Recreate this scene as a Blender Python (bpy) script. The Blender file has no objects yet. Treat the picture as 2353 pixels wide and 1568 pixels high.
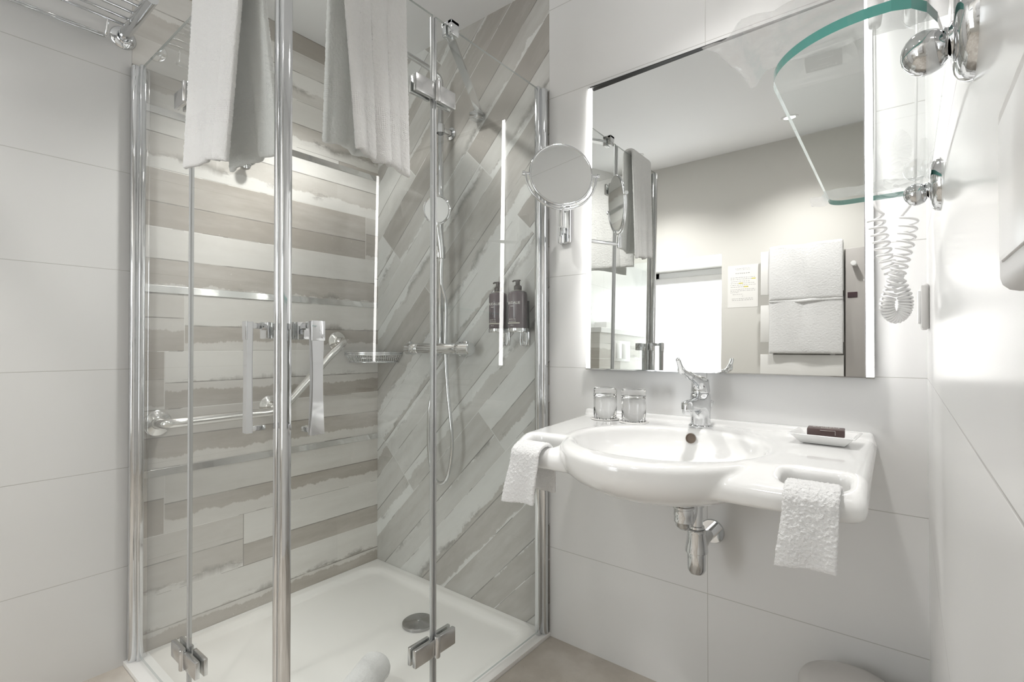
import bpy, bmesh, math, random
import numpy as np
from mathutils import Vector, Matrix, noise
random.seed(7)
SC = bpy.context.scene
COL = SC.collection

# ------------------------------------------------------------------ camera
CAM_H = 0.967
F_PX, YAW, PITCH, ROLL = 1148.4, math.radians(38.24), math.radians(0.537), math.radians(-0.03)
fw = Vector((-math.sin(YAW)*math.cos(PITCH), math.cos(YAW)*math.cos(PITCH), math.sin(PITCH)))
rt = Vector((math.cos(YAW), math.sin(YAW), 0)); upv = rt.cross(fw)
r2 = rt*math.cos(ROLL)+upv*math.sin(ROLL); u2 = -rt*math.sin(ROLL)+upv*math.cos(ROLL)
cam = bpy.data.cameras.new('camera'); cam.sensor_width = 36; cam.lens = F_PX*36/2353; cam.clip_start = 0.01
camo = bpy.data.objects.new('camera', cam); COL.objects.link(camo)
camo.matrix_world = Matrix(((r2.x, u2.x, -fw.x, 0), (r2.y, u2.y, -fw.y, 0), (r2.z, u2.z, -fw.z, CAM_H), (0, 0, 0, 1)))
SC.camera = camo

# ------------------------------------------------------------------ world, exposure
w = bpy.data.worlds.new('daylight'); SC.world = w; w.use_nodes = True
w.node_tree.nodes['Background'].inputs[0].default_value = (0.85, 0.93, 1, 1)
w.node_tree.nodes['Background'].inputs[1].default_value = 1.0
vs = SC.view_settings
vs.view_transform = 'Standard'; vs.look = 'None'; vs.gamma = 1; vs.use_curve_mapping = False
vs.exposure = 1.45
try:
    cy = SC.cycles
    cy.max_bounces = 14; cy.diffuse_bounces = 6; cy.glossy_bounces = 8
    cy.transmission_bounces = 10; cy.transparent_max_bounces = 32
    cy.caustics_reflective = False; cy.caustics_refractive = False
    cy.sample_clamp_indirect = 6.0
except Exception:
    pass
E_WINDOW, E_STRIP, E_SPOT = 1.8, 4.3, 30.0

# ------------------------------------------------------------------ dimensions (metres)
D, L, R = 1.393, 1.867, 0.036          # wall_back y, wall_left -x, wall_right x
YF = -1.0                              # wall_front
ZC, ZC2 = 2.194, 2.47                  # ceiling
GX, GY, GT = -0.96, 0.50, 1.825        # shower glass planes, glass top
Z0, TH = 0.296, 0.30                   # wall tile grid

# ------------------------------------------------------------------ helpers: tags
def tag(o, label=None, cat=None, group=None, kind=None):
    if label: o['label'] = label
    if cat: o['category'] = cat
    if group: o['group'] = group
    if kind: o['kind'] = kind
    return o
def empty(name, loc, label, cat, group=None):
    o = bpy.data.objects.new(name, None); COL.objects.link(o)
    o.location = loc; o.empty_display_size = .05
    bpy.context.view_layer.update()
    return tag(o, label, cat, group)
def link(name, me, mats, parent=None, smooth=False):
    """mesh given in world coordinates; parent keeps it in place"""
    o = bpy.data.objects.new(name, me); COL.objects.link(o)
    for m in (mats if isinstance(mats, (list, tuple)) else [mats]): me.materials.append(m)
    if smooth:
        me.polygons.foreach_set('use_smooth', [True]*len(me.polygons))
    if parent is not None:
        o.parent = parent
        p = parent; off = Vector((0, 0, 0))
        while p is not None:
            off += p.location; p = p.parent
        o.location = -off if parent.type == 'EMPTY' or off.length > 0 else (0, 0, 0)
    return o
def from_bm(name, bm, mats, parent=None, smooth=False, auto=None):
    bmesh.ops.recalc_face_normals(bm, faces=bm.faces)
    me = bpy.data.meshes.new(name); bm.to_mesh(me); bm.free()
    o = link(name, me, mats, parent, smooth or auto is not None)
    if auto is not None:
        try: me.set_sharp_from_angle(angle=math.radians(auto))
        except Exception: pass
    return o
def childof(o, name, bm, mats, auto=35):
    """sub-part under a part"""
    return from_bm(name, bm, mats, o, auto=auto)

# ------------------------------------------------------------------ helpers: shapes
def box(bm, lo, hi, bev=0, seg=2, mat=0, M=None):
    t = bmesh.new()
    bmesh.ops.create_cube(t, size=1)
    lo = Vector(lo); hi = Vector(hi)
    for v in t.verts: v.co = Vector([(lo[i]+hi[i])/2+v.co[i]*(hi[i]-lo[i]) for i in range(3)])
    if bev > 0: bmesh.ops.bevel(t, geom=list(t.edges), offset=bev, segments=seg, profile=.5, affect='EDGES')
    merge(bm, t, mat, M)
def merge(bm, t, mat=0, M=None):
    mp = {}
    for v in t.verts: mp[v] = bm.verts.new(M @ v.co if M is not None else v.co)
    for f in t.faces:
        try: nf = bm.faces.new([mp[v] for v in f.verts])
        except ValueError: continue
        nf.material_index = mat; nf.smooth = f.smooth
    t.free()
def frame_from(d):
    d = d.normalized(); a = Vector((0, 0, 1)) if abs(d.z) < .9 else Vector((1, 0, 0))
    x = a.cross(d).normalized(); y = d.cross(x); return x, y
def catmull(P, k=6, closed=False):
    P = [Vector(p) for p in P]; out = []
    n = len(P)
    for i in range(n-1):
        p0 = P[max(i-1, 0)]; p1 = P[i]; p2 = P[i+1]; p3 = P[min(i+2, n-1)]
        for j in range(k):
            t = j/k
            out.append(.5*((2*p1)+(p2-p0)*t+(2*p0-5*p1+4*p2-p3)*t*t+(3*p1-p0-3*p2+p3)*t**3))
    out.append(P[-1]); return out
def tube(bm, P, r, n=12, mat=0, cap=True):
    P = [Vector(p) for p in P]; rs = list(np.interp(np.linspace(0, 1, len(P)), np.linspace(0, 1, len(r)), r)) if isinstance(r, (list, tuple)) else [r]*len(P)
    x, y = frame_from(P[1]-P[0]); rings = []
    for i, p in enumerate(P):
        d = (P[min(i+1, len(P)-1)]-P[max(i-1, 0)]).normalized()
        x = (x-d*x.dot(d)).normalized(); y = d.cross(x)
        rings.append([bm.verts.new(p+(x*math.cos(2*math.pi*k/n)+y*math.sin(2*math.pi*k/n))*rs[i]) for k in range(n)])
    for a, b in zip(rings, rings[1:]):
        for k in range(n):
            f = bm.faces.new((a[k], a[(k+1) % n], b[(k+1) % n], b[k])); f.material_index = mat
    if cap:
        bm.faces.new(rings[0][::-1]).material_index = mat; bm.faces.new(rings[-1]).material_index = mat
def lathe(bm, prof, o=(0, 0, 0), axis=(0, 0, 1), n=32, mat=0, sc=(1, 1)):
    """prof: list of (r, h) along axis"""
    o = Vector(o); d = Vector(axis).normalized(); x, y = frame_from(d); rings = []
    for r, h in prof:
        if r < 1e-6: rings.append([bm.verts.new(o+d*h)])
        else: rings.append([bm.verts.new(o+d*h+(x*math.cos(2*math.pi*k/n)*sc[0]+y*math.sin(2*math.pi*k/n)*sc[1])*r) for k in range(n)])
    for a, b in zip(rings, rings[1:]):
        if len(a) == 1 and len(b) == 1: continue
        for k in range(n):
            k2 = (k+1) % n
            if len(a) == 1: q = (a[0], b[k2], b[k])
            elif len(b) == 1: q = (a[k], a[k2], b[0])
            else: q = (a[k], a[k2], b[k2], b[k])
            bm.faces.new(q).material_index = mat
def prism(bm, pts, z0, z1, axis=2, mat=0):
    """extrude a 2D outline along an axis"""
    def mk(p, h):
        return (p[0], p[1], h) if axis == 2 else ((p[0], h, p[1]) if axis == 1 else (h, p[0], p[1]))
    a = [bm.verts.new(mk(p, z0)) for p in pts]; b = [bm.verts.new(mk(p, z1)) for p in pts]
    n = len(pts)
    bm.faces.new(a[::-1]).material_index = mat; bm.faces.new(b).material_index = mat
    for i in range(n): bm.faces.new((a[i], a[(i+1) % n], b[(i+1) % n], b[i])).material_index = mat
def quad(bm, pts, mat=0):
    f = bm.faces.new([bm.verts.new(p) for p in pts]); f.material_index = mat; return f
def BM(): return bmesh.new()

def sdf_mesh(f, lo, hi, h, it=2):
    """surface nets over a signed distance function (numpy)"""
    ax = [np.arange(lo[i], hi[i]+h, h) for i in range(3)]
    X, Y, Z = np.meshgrid(*ax, indexing='ij'); V = f(X, Y, Z); S = V < 0
    nx, ny, nz = V.shape
    c = np.zeros((nx-1, ny-1, nz-1, 3)); cnt = np.zeros((nx-1, ny-1, nz-1))
    corners = [(i, j, k) for i in (0, 1) for j in (0, 1) for k in (0, 1)]
    for a in corners:
        for d in range(3):
            if a[d] == 1: continue
            b = list(a); b[d] = 1
            sa = tuple(slice(a[q], a[q]+V.shape[q]-1) for q in range(3)); sb = tuple(slice(b[q], b[q]+V.shape[q]-1) for q in range(3))
            va, vb = V[sa], V[sb]; m = (va < 0) != (vb < 0)
            t = np.where(m, va/np.where(va == vb, 1, va-vb), 0)
            for q in range(3): c[..., q] += np.where(m, a[q]+(t if q == d else 0), 0)
            cnt += m
    act = cnt > 0; idx = -np.ones(act.shape, int); idx[act] = np.arange(act.sum())
    g = np.argwhere(act); P = (g+c[act]/cnt[act][:, None])*h+np.array(lo)
    F = []
    for d in range(3):
        s0 = [slice(None)]*3; s1 = [slice(None)]*3; s0[d] = slice(0, -1); s1[d] = slice(1, None)
        m = S[tuple(s0)] != S[tuple(s1)]
        e = np.argwhere(m); inside = S[tuple(s0)][m]
        u, v = (d+1) % 3, (d+2) % 3
        ok = (e[:, u] > 0) & (e[:, v] > 0) & (e[:, u] < V.shape[u]-1) & (e[:, v] < V.shape[v]-1)
        e = e[ok]; inside = inside[ok]
        def I(du, dv):
            q = e.copy(); q[:, u] -= du; q[:, v] -= dv; return idx[q[:, 0], q[:, 1], q[:, 2]]
        qd = np.stack([I(1, 1), I(0, 1), I(0, 0), I(1, 0)], 1)
        qd[~inside] = qd[~inside][:, ::-1]; F.append(qd)
    F = np.concatenate(F)
    for _ in range(it):
        e = h*.3; x, y, z = P.T; v = f(x, y, z)
        gr = np.stack([f(x+e, y, z)-f(x-e, y, z), f(x, y+e, z)-f(x, y-e, z), f(x, y, z+e)-f(x, y, z-e)], 1)/(2*e)
        g2 = np.maximum((gr**2).sum(1), .05)
        st = np.clip(v/g2, -h, h)[:, None]*gr; P = P-st*.9
    me = bpy.data.meshes.new('net'); me.from_pydata(P.tolist(), [], F.tolist()); me.update(); return me
def smin(a, b, k): q = np.clip(.5+.5*(b-a)/k, 0, 1); return b*(1-q)+a*q-k*q*(1-q)
def smax(a, b, k): return -smin(-a, -b, k)
def s_caps(X, Y, Z, a, b, ra, rb=None):
    rb = ra if rb is None else rb; a = np.array(a); b = np.array(b); d = b-a; L2 = (d**2).sum()
    t = np.clip(((X-a[0])*d[0]+(Y-a[1])*d[1]+(Z-a[2])*d[2])/L2, 0, 1)
    return np.sqrt((X-a[0]-t*d[0])**2+(Y-a[1]-t*d[1])**2+(Z-a[2]-t*d[2])**2)-(ra+(rb-ra)*t)
def s_box(X, Y, Z, lo, hi, r):
    q = [np.abs(A-(lo[i]+hi[i])/2)-(hi[i]-lo[i])/2+r for i, A in enumerate((X, Y, Z))]
    return np.sqrt(sum(np.maximum(a, 0)**2 for a in q))+np.minimum(np.maximum(np.maximum(q[0], q[1]), q[2]), 0)-r
def s_cone(X, Y, Z, x, y, z0, z1, r0, r1, sx=1, sy=1, rd=.003):
    t = np.clip((Z-z0)/(z1-z0), 0, 1); r = np.sqrt(((X-x)/sx)**2+((Y-y)/sy)**2)
    a = r-(r0+(r1-r0)*t)+rd; b = np.maximum(z0-Z, Z-z1)+rd
    return np.sqrt(np.maximum(a, 0)**2+np.maximum(b, 0)**2)+np.minimum(np.maximum(a, b), 0)-rd

# ------------------------------------------------------------------ materials
class NT:
    def __init__(s, name):
        s.m = bpy.data.materials.new(name); s.m.use_nodes = True; s.t = s.m.node_tree; s.n = s.t.nodes; s.l = s.t.links
        s.b = s.n['Principled BSDF']; s.out = s.n['Material Output']
    def node(s, typ, **k):
        n = s.n.new(typ)
        for a, b in k.items(): setattr(n, a, b)
        return n
    def put(s, sock, v):
        if isinstance(v, bpy.types.NodeSocket): s.l.new(v, sock)
        elif v is not None: sock.default_value = v
    def math(s, op, a, b=None, c=None, clamp=False):
        n = s.node('ShaderNodeMath', operation=op, use_clamp=clamp)
        s.put(n.inputs[0], a); s.put(n.inputs[1], b)
        if c is not None: s.put(n.inputs[2], c)
        return n.outputs[0]
    def xyz(s, x, y, z):
        n = s.node('ShaderNodeCombineXYZ'); s.put(n.inputs[0], x); s.put(n.inputs[1], y); s.put(n.inputs[2], z); return n.outputs[0]
    def pos(s):
        g = s.node('ShaderNodeNewGeometry'); q = s.node('ShaderNodeSeparateXYZ'); s.l.new(g.outputs['Position'], q.inputs[0])
        return g.outputs['Position'], q.outputs[0], q.outputs[1], q.outputs[2]
    def noise(s, v, scale, det=2, rough=.5, out=0):
        n = s.node('ShaderNodeTexNoise'); s.put(n.inputs['Vector'], v); n.inputs['Scale'].default_value = scale
        n.inputs['Detail'].default_value = det; n.inputs['Roughness'].default_value = rough; return n.outputs[out]
    def white(s, v, out=0):
        n = s.node('ShaderNodeTexWhiteNoise', noise_dimensions='3D'); s.put(n.inputs['Vector'], v); return n.outputs[out]
    def ramp(s, fac, stops, interp='LINEAR'):
        n = s.node('ShaderNodeValToRGB'); s.put(n.inputs[0], fac); cr = n.color_ramp; cr.interpolation = interp
        while len(cr.elements) < len(stops): cr.elements.new(.5)
        for e, (p, c) in zip(cr.elements, stops):
            e.position = p; e.color = (*c, 1) if len(c) == 3 else c
        return n.outputs[0]
    def mix(s, f, a, b, typ='MIX'):
        n = s.node('ShaderNodeMix', data_type='RGBA', blend_type=typ)
        s.put(n.inputs[0], f); s.put(n.inputs[6], a if not isinstance(a, tuple) else (*a, 1)); s.put(n.inputs[7], b if not isinstance(b, tuple) else (*b, 1))
        return n.outputs[2]
    def step(s, a, b, wd):
        n = s.node('ShaderNodeMapRange'); n.clamp = True; s.put(n.inputs[0], a)
        if isinstance(b, (int, float)):
            n.inputs[1].default_value = b-wd; n.inputs[2].default_value = b+wd
        else:
            s.put(n.inputs[1], s.math('SUBTRACT', b, wd)); s.put(n.inputs[2], s.math('ADD', b, wd))
        return n.outputs[0]
    def bump(s, h, strength=.3, dist=.001):
        n = s.node('ShaderNodeBump'); n.inputs['Strength'].default_value = strength; n.inputs['Distance'].default_value = dist
        s.put(n.inputs['Height'], h); s.l.new(n.outputs[0], s.b.inputs['Normal']); return n
def P(name, col, rough=.5, metal=0, coat=0, emis=None, es=0, spec=None, sheen=0, bump=None):
    k = NT(name); b = k.b
    b.inputs['Base Color'].default_value = (*col, 1); b.inputs['Roughness'].default_value = rough; b.inputs['Metallic'].default_value = metal
    if coat: b.inputs['Coat Weight'].default_value = coat; b.inputs['Coat Roughness'].default_value = .05
    if spec is not None: b.inputs['Specular IOR Level'].default_value = spec
    if sheen: b.inputs['Sheen Weight'].default_value = sheen
    if emis: b.inputs['Emission Color'].default_value = (*emis, 1); b.inputs['Emission Strength'].default_value = es
    if bump:
        v = k.pos()[0]; k.bump(k.noise(v, bump[0], 3), bump[1], bump[2])
    return k.m
M = {}
M['chrome'] = P('chrome', (.70, .71, .72), .06, 1)
M['chrome_brushed'] = P('brushed_steel', (.55, .55, .55), .28, 1, bump=(300, .05, .0005))
M['steel'] = P('polished_steel', (.80, .79, .77), .14, 1)
M['mirror'] = P('mirror_silver', (.90, .91, .90), .0, 1)
M['ceramic'] = P('white_ceramic', (.80, .80, .795), .12, coat=.6)
M['tray'] = P('matt_white_resin', (.86, .852, .832), .32)
M['paint'] = P('white_ceiling_paint', (.80, .805, .81), .8)
M['paintwall'] = P('white_wall_paint', (.66, .65, .62), .75)
M['plastic'] = P('white_plastic', (.80, .80, .80), .3)
M['plasticg'] = P('light_grey_plastic', (.62, .61, .60), .4)
M['cordm'] = P('white_cord_plastic', (.86, .86, .86), .35)
M['dark'] = P('dark_gap', (.02, .02, .02), .5)
M['rubber'] = P('grey_rubber_seal', (.34, .35, .35), .4)
M['gunmetal'] = P('satin_dark_chrome', (.42, .42, .42), .25, 1)
M['white_spray'] = P('white_spray_plate', (.82, .82, .82), .4)
M['strip'] = P('lit_strip_diffuser', (.9, .9, .9), .4, emis=(1, .985, .96), es=E_STRIP)
M['lamp'] = P('lit_lamp', (.9, .9, .9), .4, emis=(1, .96, .9), es=E_SPOT)
M['blind'] = P('daylit_roller_blind', (.9, .93, .95), .7, emis=(.93, .965, 1), es=E_WINDOW)
M['bottle'] = P('aubergine_bottle', (.115, .088, .098), .22, coat=.3)
M['pump'] = P('dark_brown_pump', (.085, .075, .07), .35)
M['print'] = P('pale_print', (.75, .73, .70), .5)
M['cream'] = P('cream_band', (.62, .60, .52), .5)
M['choc'] = P('dark_brown_carton', (.075, .045, .042), .35)
M['paper'] = P('white_paper', (.78, .77, .75), .6)
M['ink'] = P('dark_ink', (.06, .06, .07), .6)
M['yellow'] = P('yellow_marker', (.75, .66, .04), .6)
M['rad'] = P('white_enamel', (.76, .755, .74), .35)
M['radgrey'] = P('grey_enamel', (.42, .40, .385), .4)
M['display'] = P('dark_display', (.06, .035, .04), .25)
M['bin'] = P('matt_grey_metal', (.62, .60, .58), .4)
M['blue'] = P('blue_dot', (.03, .04, .25), .3)
M['brown'] = P('overflow_ring', (.16, .12, .09), .45)
M['trimmetal'] = P('mirror_polished_strip', (.78, .78, .77), .10, 1, bump=(9, .25, .004))

def glassmat(name, tint, edge=False, k=1.0, base=.04):
    g = NT(name); g.n.remove(g.b)
    tr = g.node('ShaderNodeBsdfTransparent'); tr.inputs[0].default_value = (*tint, 1)
    gl = g.node('ShaderNodeBsdfGlossy'); gl.inputs['Roughness'].default_value = 0.0
    lw = g.node('ShaderNodeLayerWeight'); lw.inputs[0].default_value = .5
    f = g.math('POWER', lw.outputs['Facing'], 5.0); f = g.math('MULTIPLY_ADD', f, 1.5*k, base*1.9, clamp=True)
    gm = g.node('ShaderNodeNewGeometry'); f = g.math('MULTIPLY', f, g.math('SUBTRACT', 1.0, gm.outputs['Backfacing']))
    mx = g.node('ShaderNodeMixShader'); g.l.new(f, mx.inputs[0]); g.l.new(tr.outputs[0], mx.inputs[1]); g.l.new(gl.outputs[0], mx.inputs[2])
    g.l.new(mx.outputs[0], g.out.inputs[0]); return g.m
M['glass'] = glassmat('clear_shower_glass', (.982, .99, .984))
M['shelfglass'] = glassmat('clear_shelf_glass', (.975, .99, .985), k=.8)
def edgeglass(name, col):
    k = NT(name); k.b.inputs['Base Color'].default_value = (*col, 1); k.b.inputs['Roughness'].default_value = .08
    k.b.inputs['Coat Weight'].default_value = 1; return k.m
M['edge'] = edgeglass('glass_cut_edge', (.40, .43, .42))
M['hinge'] = P('satin_chrome', (.64, .64, .64), .22, 1)
M['sealm'] = P('translucent_grey_seal', (.50, .51, .51), .25, .35)
M['teal'] = edgeglass('teal_glass_edge', (.10, .42, .37))
def tumblerm():
    k = NT('clear_tumbler_glass'); k.b.inputs['Base Color'].default_value = (1, 1, 1, 1); k.b.inputs['Roughness'].default_value = .0
    k.b.inputs['Transmission Weight'].default_value = 1; k.b.inputs['IOR'].default_value = 1.48; return k.m
M['tumbler'] = tumblerm()
def film():
    g = NT('thin_clear_film'); g.n.remove(g.b)
    v = g.pos()[0]
    tr = g.node('ShaderNodeBsdfTransparent'); tr.inputs[0].default_value = (.97, .97, .97, 1)
    gl = g.node('ShaderNodeBsdfGlossy'); gl.inputs['Roughness'].default_value = .22
    df = g.node('ShaderNodeBsdfTranslucent'); df.inputs[0].default_value = (.9, .9, .9, 1)
    d2 = g.node('ShaderNodeBsdfDiffuse'); d2.inputs[0].default_value = (.85, .85, .85, 1)
    a0 = g.node('ShaderNodeMixShader'); a0.inputs[0].default_value = .5; g.l.new(df.outputs[0], a0.inputs[1]); g.l.new(d2.outputs[0], a0.inputs[2])
    n = g.noise(v, 28, 4, .65); bp = g.node('ShaderNodeBump'); bp.inputs['Strength'].default_value = .5; bp.inputs['Distance'].default_value = .01
    g.l.new(n, bp.inputs['Height']); g.l.new(bp.outputs[0], gl.inputs['Normal'])
    a = g.node('ShaderNodeMixShader'); a.inputs[0].default_value = .24; g.l.new(tr.outputs[0], a.inputs[1]); g.l.new(a0.outputs[0], a.inputs[2])
    b = g.node('ShaderNodeMixShader'); b.inputs[0].default_value = .07; g.l.new(a.outputs[0], b.inputs[1]); g.l.new(gl.outputs[0], b.inputs[2])
    g.l.new(b.outputs[0], g.out.inputs[0]); return g.m
M['film'] = film()

def tilemat(name, ax, seams, base=(.775, .775, .772), rough=.24):
    """large glossy white tiles; ax = horizontal axis index, seams = (offset, pitch)"""
    k = NT(name); v, x, y, z = k.pos(); u = (x, y)[ax]
    def line(c, off, pitch, wd):
        a = k.math('DIVIDE', k.math('SUBTRACT', c, off), pitch); a = k.math('ABSOLUTE', k.math('SUBTRACT', k.math('FRACT', k.math('ADD', a, 100.5)), .5))
        return k.math('SUBTRACT', 1.0, k.step(a, wd/pitch, wd*.5/pitch))
    h = line(z, Z0, TH, .0009); s = line(u, seams[0], seams[1], .0008)
    g = k.math('MAXIMUM', h, s)
    c = k.mix(k.noise(v, 1.7, 2), tuple(c*.985 for c in base), tuple(min(1, c*1.015) for c in base))
    c = k.mix(k.math('MULTIPLY', g, .75), c, (.44, .43, .41))
    k.l.new(c, k.b.inputs['Base Color']); k.b.inputs['Roughness'].default_value = rough
    k.bump(k.math('ADD', k.math('MULTIPLY', g, -1.0), k.math('MULTIPLY', k.noise(v, 6, 1), .25)), .25, .0012)
    return k.m
M['tile_back'] = tilemat('white_wall_tile_back', 0, (-.425, .6))
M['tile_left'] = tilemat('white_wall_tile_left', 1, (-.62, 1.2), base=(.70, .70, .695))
M['tile_right'] = tilemat('white_wall_tile_right', 1, (0, 1.5), base=(.775, .775, .772))

def plankmat(name, diag, light, mid, dark, seed):
    """weathered painted-plank look porcelain: half-height boards with torn paint bands"""
    k = NT(name); v, x, y, z = k.pos()
    if diag:
        s = .70711
        acr = k.math('MULTIPLY', k.math('SUBTRACT', z, x), s)     # across boards
        al = k.math('MULTIPLY', k.math('ADD', z, x), s)
        acr = k.math('SUBTRACT', acr, 1.2145)
        pitch = .1855
    else:
        # rows restart above each metal strip: heights .5755+, 1.161+, 1.7285+
        zz = k.math('SUBTRACT', z, -.0085)
        per = .584
        acr = k.math('MULTIPLY', k.math('FRACT', k.math('DIVIDE', k.math('ADD', k.math('SUBTRACT', z, .5755), per*4), per)), per)
        blk = k.math('FLOOR', k.math('DIVIDE', k.math('ADD', k.math('SUBTRACT', z, .5755), per*4), per))
        acr = k.math('ADD', acr, k.math('MULTIPLY', blk, .187*6))
        al = y; pitch = .187
    row = k.math('FLOOR', k.math('DIVIDE', acr, pitch)); vv = k.math('FRACT', k.math('ADD', k.math('DIVIDE', acr, pitch), 100))
    rr = k.white(k.xyz(row, seed, 0)); au = k.math('ADD', k.math('DIVIDE', al, 1.15), k.math('MULTIPLY', rr, 7.0))
    tid = k.math('FLOOR', au); tu = k.math('FRACT', k.math('ADD', au, 100))
    half = k.math('GREATER_THAN', vv, k.math('MULTIPLY_ADD', k.white(k.xyz(row, tid, seed+3)), .22, .39))
    split = k.math('MULTIPLY_ADD', k.white(k.xyz(row, tid, seed+3)), .22, .39)
    # board ids and random tones
    r1 = k.white(k.xyz(k.math('MULTIPLY_ADD', row, 2, half), tid, seed+1)); r2_ = k.white(k.xyz(k.math('MULTIPLY_ADD', row, 2, half), tid, seed+2))
    # coordinate local to board, stretched
    st = k.xyz(k.math('MULTIPLY', al, 3.0), k.math('MULTIPLY', acr, 20), k.math('MULTIPLY', r1, 37))
    st2 = k.xyz(k.math('MULTIPLY', al, 5.0), k.math('MULTIPLY', acr, 14), k.math('MULTIPLY', r2_, 17))
    broad = k.noise(st, 1.0, 5, .55); fine = k.noise(st2, 4.0, 6, .65); speck = k.noise(k.xyz(al, acr, r1), 60, 4, .7)
    # torn edge: boundary across the board
    bv = k.math('FRACT', k.math('MULTIPLY_ADD', vv, 1.0, 0.0))
    wob = k.noise(k.xyz(k.math('MULTIPLY', al, 1), k.math('MULTIPLY', r1, 9), r2_), 8.0, 8, .72)
    cut = k.math('ADD', k.math('MULTIPLY_ADD', r2_, .55, .02), k.math('MULTIPLY', k.math('SUBTRACT', wob, .5), .42))
    torn = k.step(bv, cut, .012)
    tone = k.math('ADD', k.math('MULTIPLY', k.math('SUBTRACT', r1, .5), .50), k.math('MULTIPLY', k.math('SUBTRACT', broad, .5), .5))
    tone = k.math('ADD', tone, k.math('MULTIPLY', k.math('SUBTRACT', torn, .5), k.math('MULTIPLY_ADD', k.math('GREATER_THAN', r2_, .42), .95, -.50)))
    tone = k.math('ADD', tone, k.math('MULTIPLY', k.math('SUBTRACT', fine, .5), .22))
    tone = k.math('ADD', tone, .52, clamp=True)
    c = k.ramp(tone, [(0.05, dark), (.34, mid), (.60, tuple(.5*(a+b) for a, b in zip(mid, light))), (.92, light)])
    # rust / plaster patches near some torn edges
    near = k.math('SUBTRACT', 1.0, k.math('MULTIPLY', k.math('ABSOLUTE', k.math('SUBTRACT', bv, cut)), 9.0), clamp=True)
    pn = k.step(k.noise(k.xyz(k.math('MULTIPLY', al, 2.2), k.math('MULTIPLY', acr, 5), r1), 2.2, 7, .7), .545, .03)
    patch = k.math('MULTIPLY', k.math('MULTIPLY', near, pn), k.math('GREATER_THAN', r1, .30))
    c = k.mix(k.math('MULTIPLY', patch, k.math('MULTIPLY_ADD', speck, .6, .35)), c, tuple(q*.52 for q in dark))
    # plaster-like pitting and small light flecks
    fl = k.step(k.noise(k.xyz(al, acr, 3.3), 150, 2, .5), .70, .02)
    fl = k.math('MULTIPLY', fl, k.step(k.noise(k.xyz(al, acr, r1), 4, 3, .5), .58, .06))
    c = k.mix(k.math('MULTIPLY', fl, .5), c, tuple(min(1, q*1.12) for q in light))
    # dark line between the two boards of a tile, pale grout between tiles
    ln = k.math('SUBTRACT', 1.0, k.step(k.math('ABSOLUTE', k.math('SUBTRACT', vv, split)), .009, .004))
    ln = k.math('MULTIPLY', ln, k.step(k.noise(k.xyz(al, row, 2.0), 5, 4, .6), .44, .08))
    c = k.mix(k.math('MULTIPLY', ln, .8), c, tuple(q*.42 for q in dark))
    gv = k.math('MINIMUM', vv, k.math('SUBTRACT', 1.0, vv)); gu = k.math('MULTIPLY', k.math('MINIMUM', tu, k.math('SUBTRACT', 1.0, tu)), 1.15/pitch)
    gr = k.math('SUBTRACT', 1.0, k.step(k.math('MINIMUM', gv, gu), .0072, .0035))
    gsel = k.math('GREATER_THAN', k.noise(k.xyz(al, row, 7.0), 3, 3, .6), .47)
    gc = k.mix(gsel, tuple(q*.50 for q in dark), tuple(q*1.0 for q in light))
    c = k.mix(k.math('MULTIPLY', gr, .8), c, gc)
    k.l.new(c, k.b.inputs['Base Color']); k.b.inputs['Roughness'].default_value = .38
    hgt = k.math('ADD', k.math('MULTIPLY', k.math('MAXIMUM', gr, ln), -1.0), k.math('ADD', k.math('MULTIPLY', torn, .35), k.math('MULTIPLY', fine, .3)))
    k.bump(hgt, .35, .001)
    return k.m
M['plank_left'] = plankmat('weathered_plank_tile', False, (.76, .75, .72), (.555, .53, .49), (.40, .365, .32), 11)
M['plank_diag'] = plankmat('weathered_plank_tile_diagonal', True, (.74, .75, .735), (.545, .54, .515), (.40, .38, .35), 23)

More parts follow.
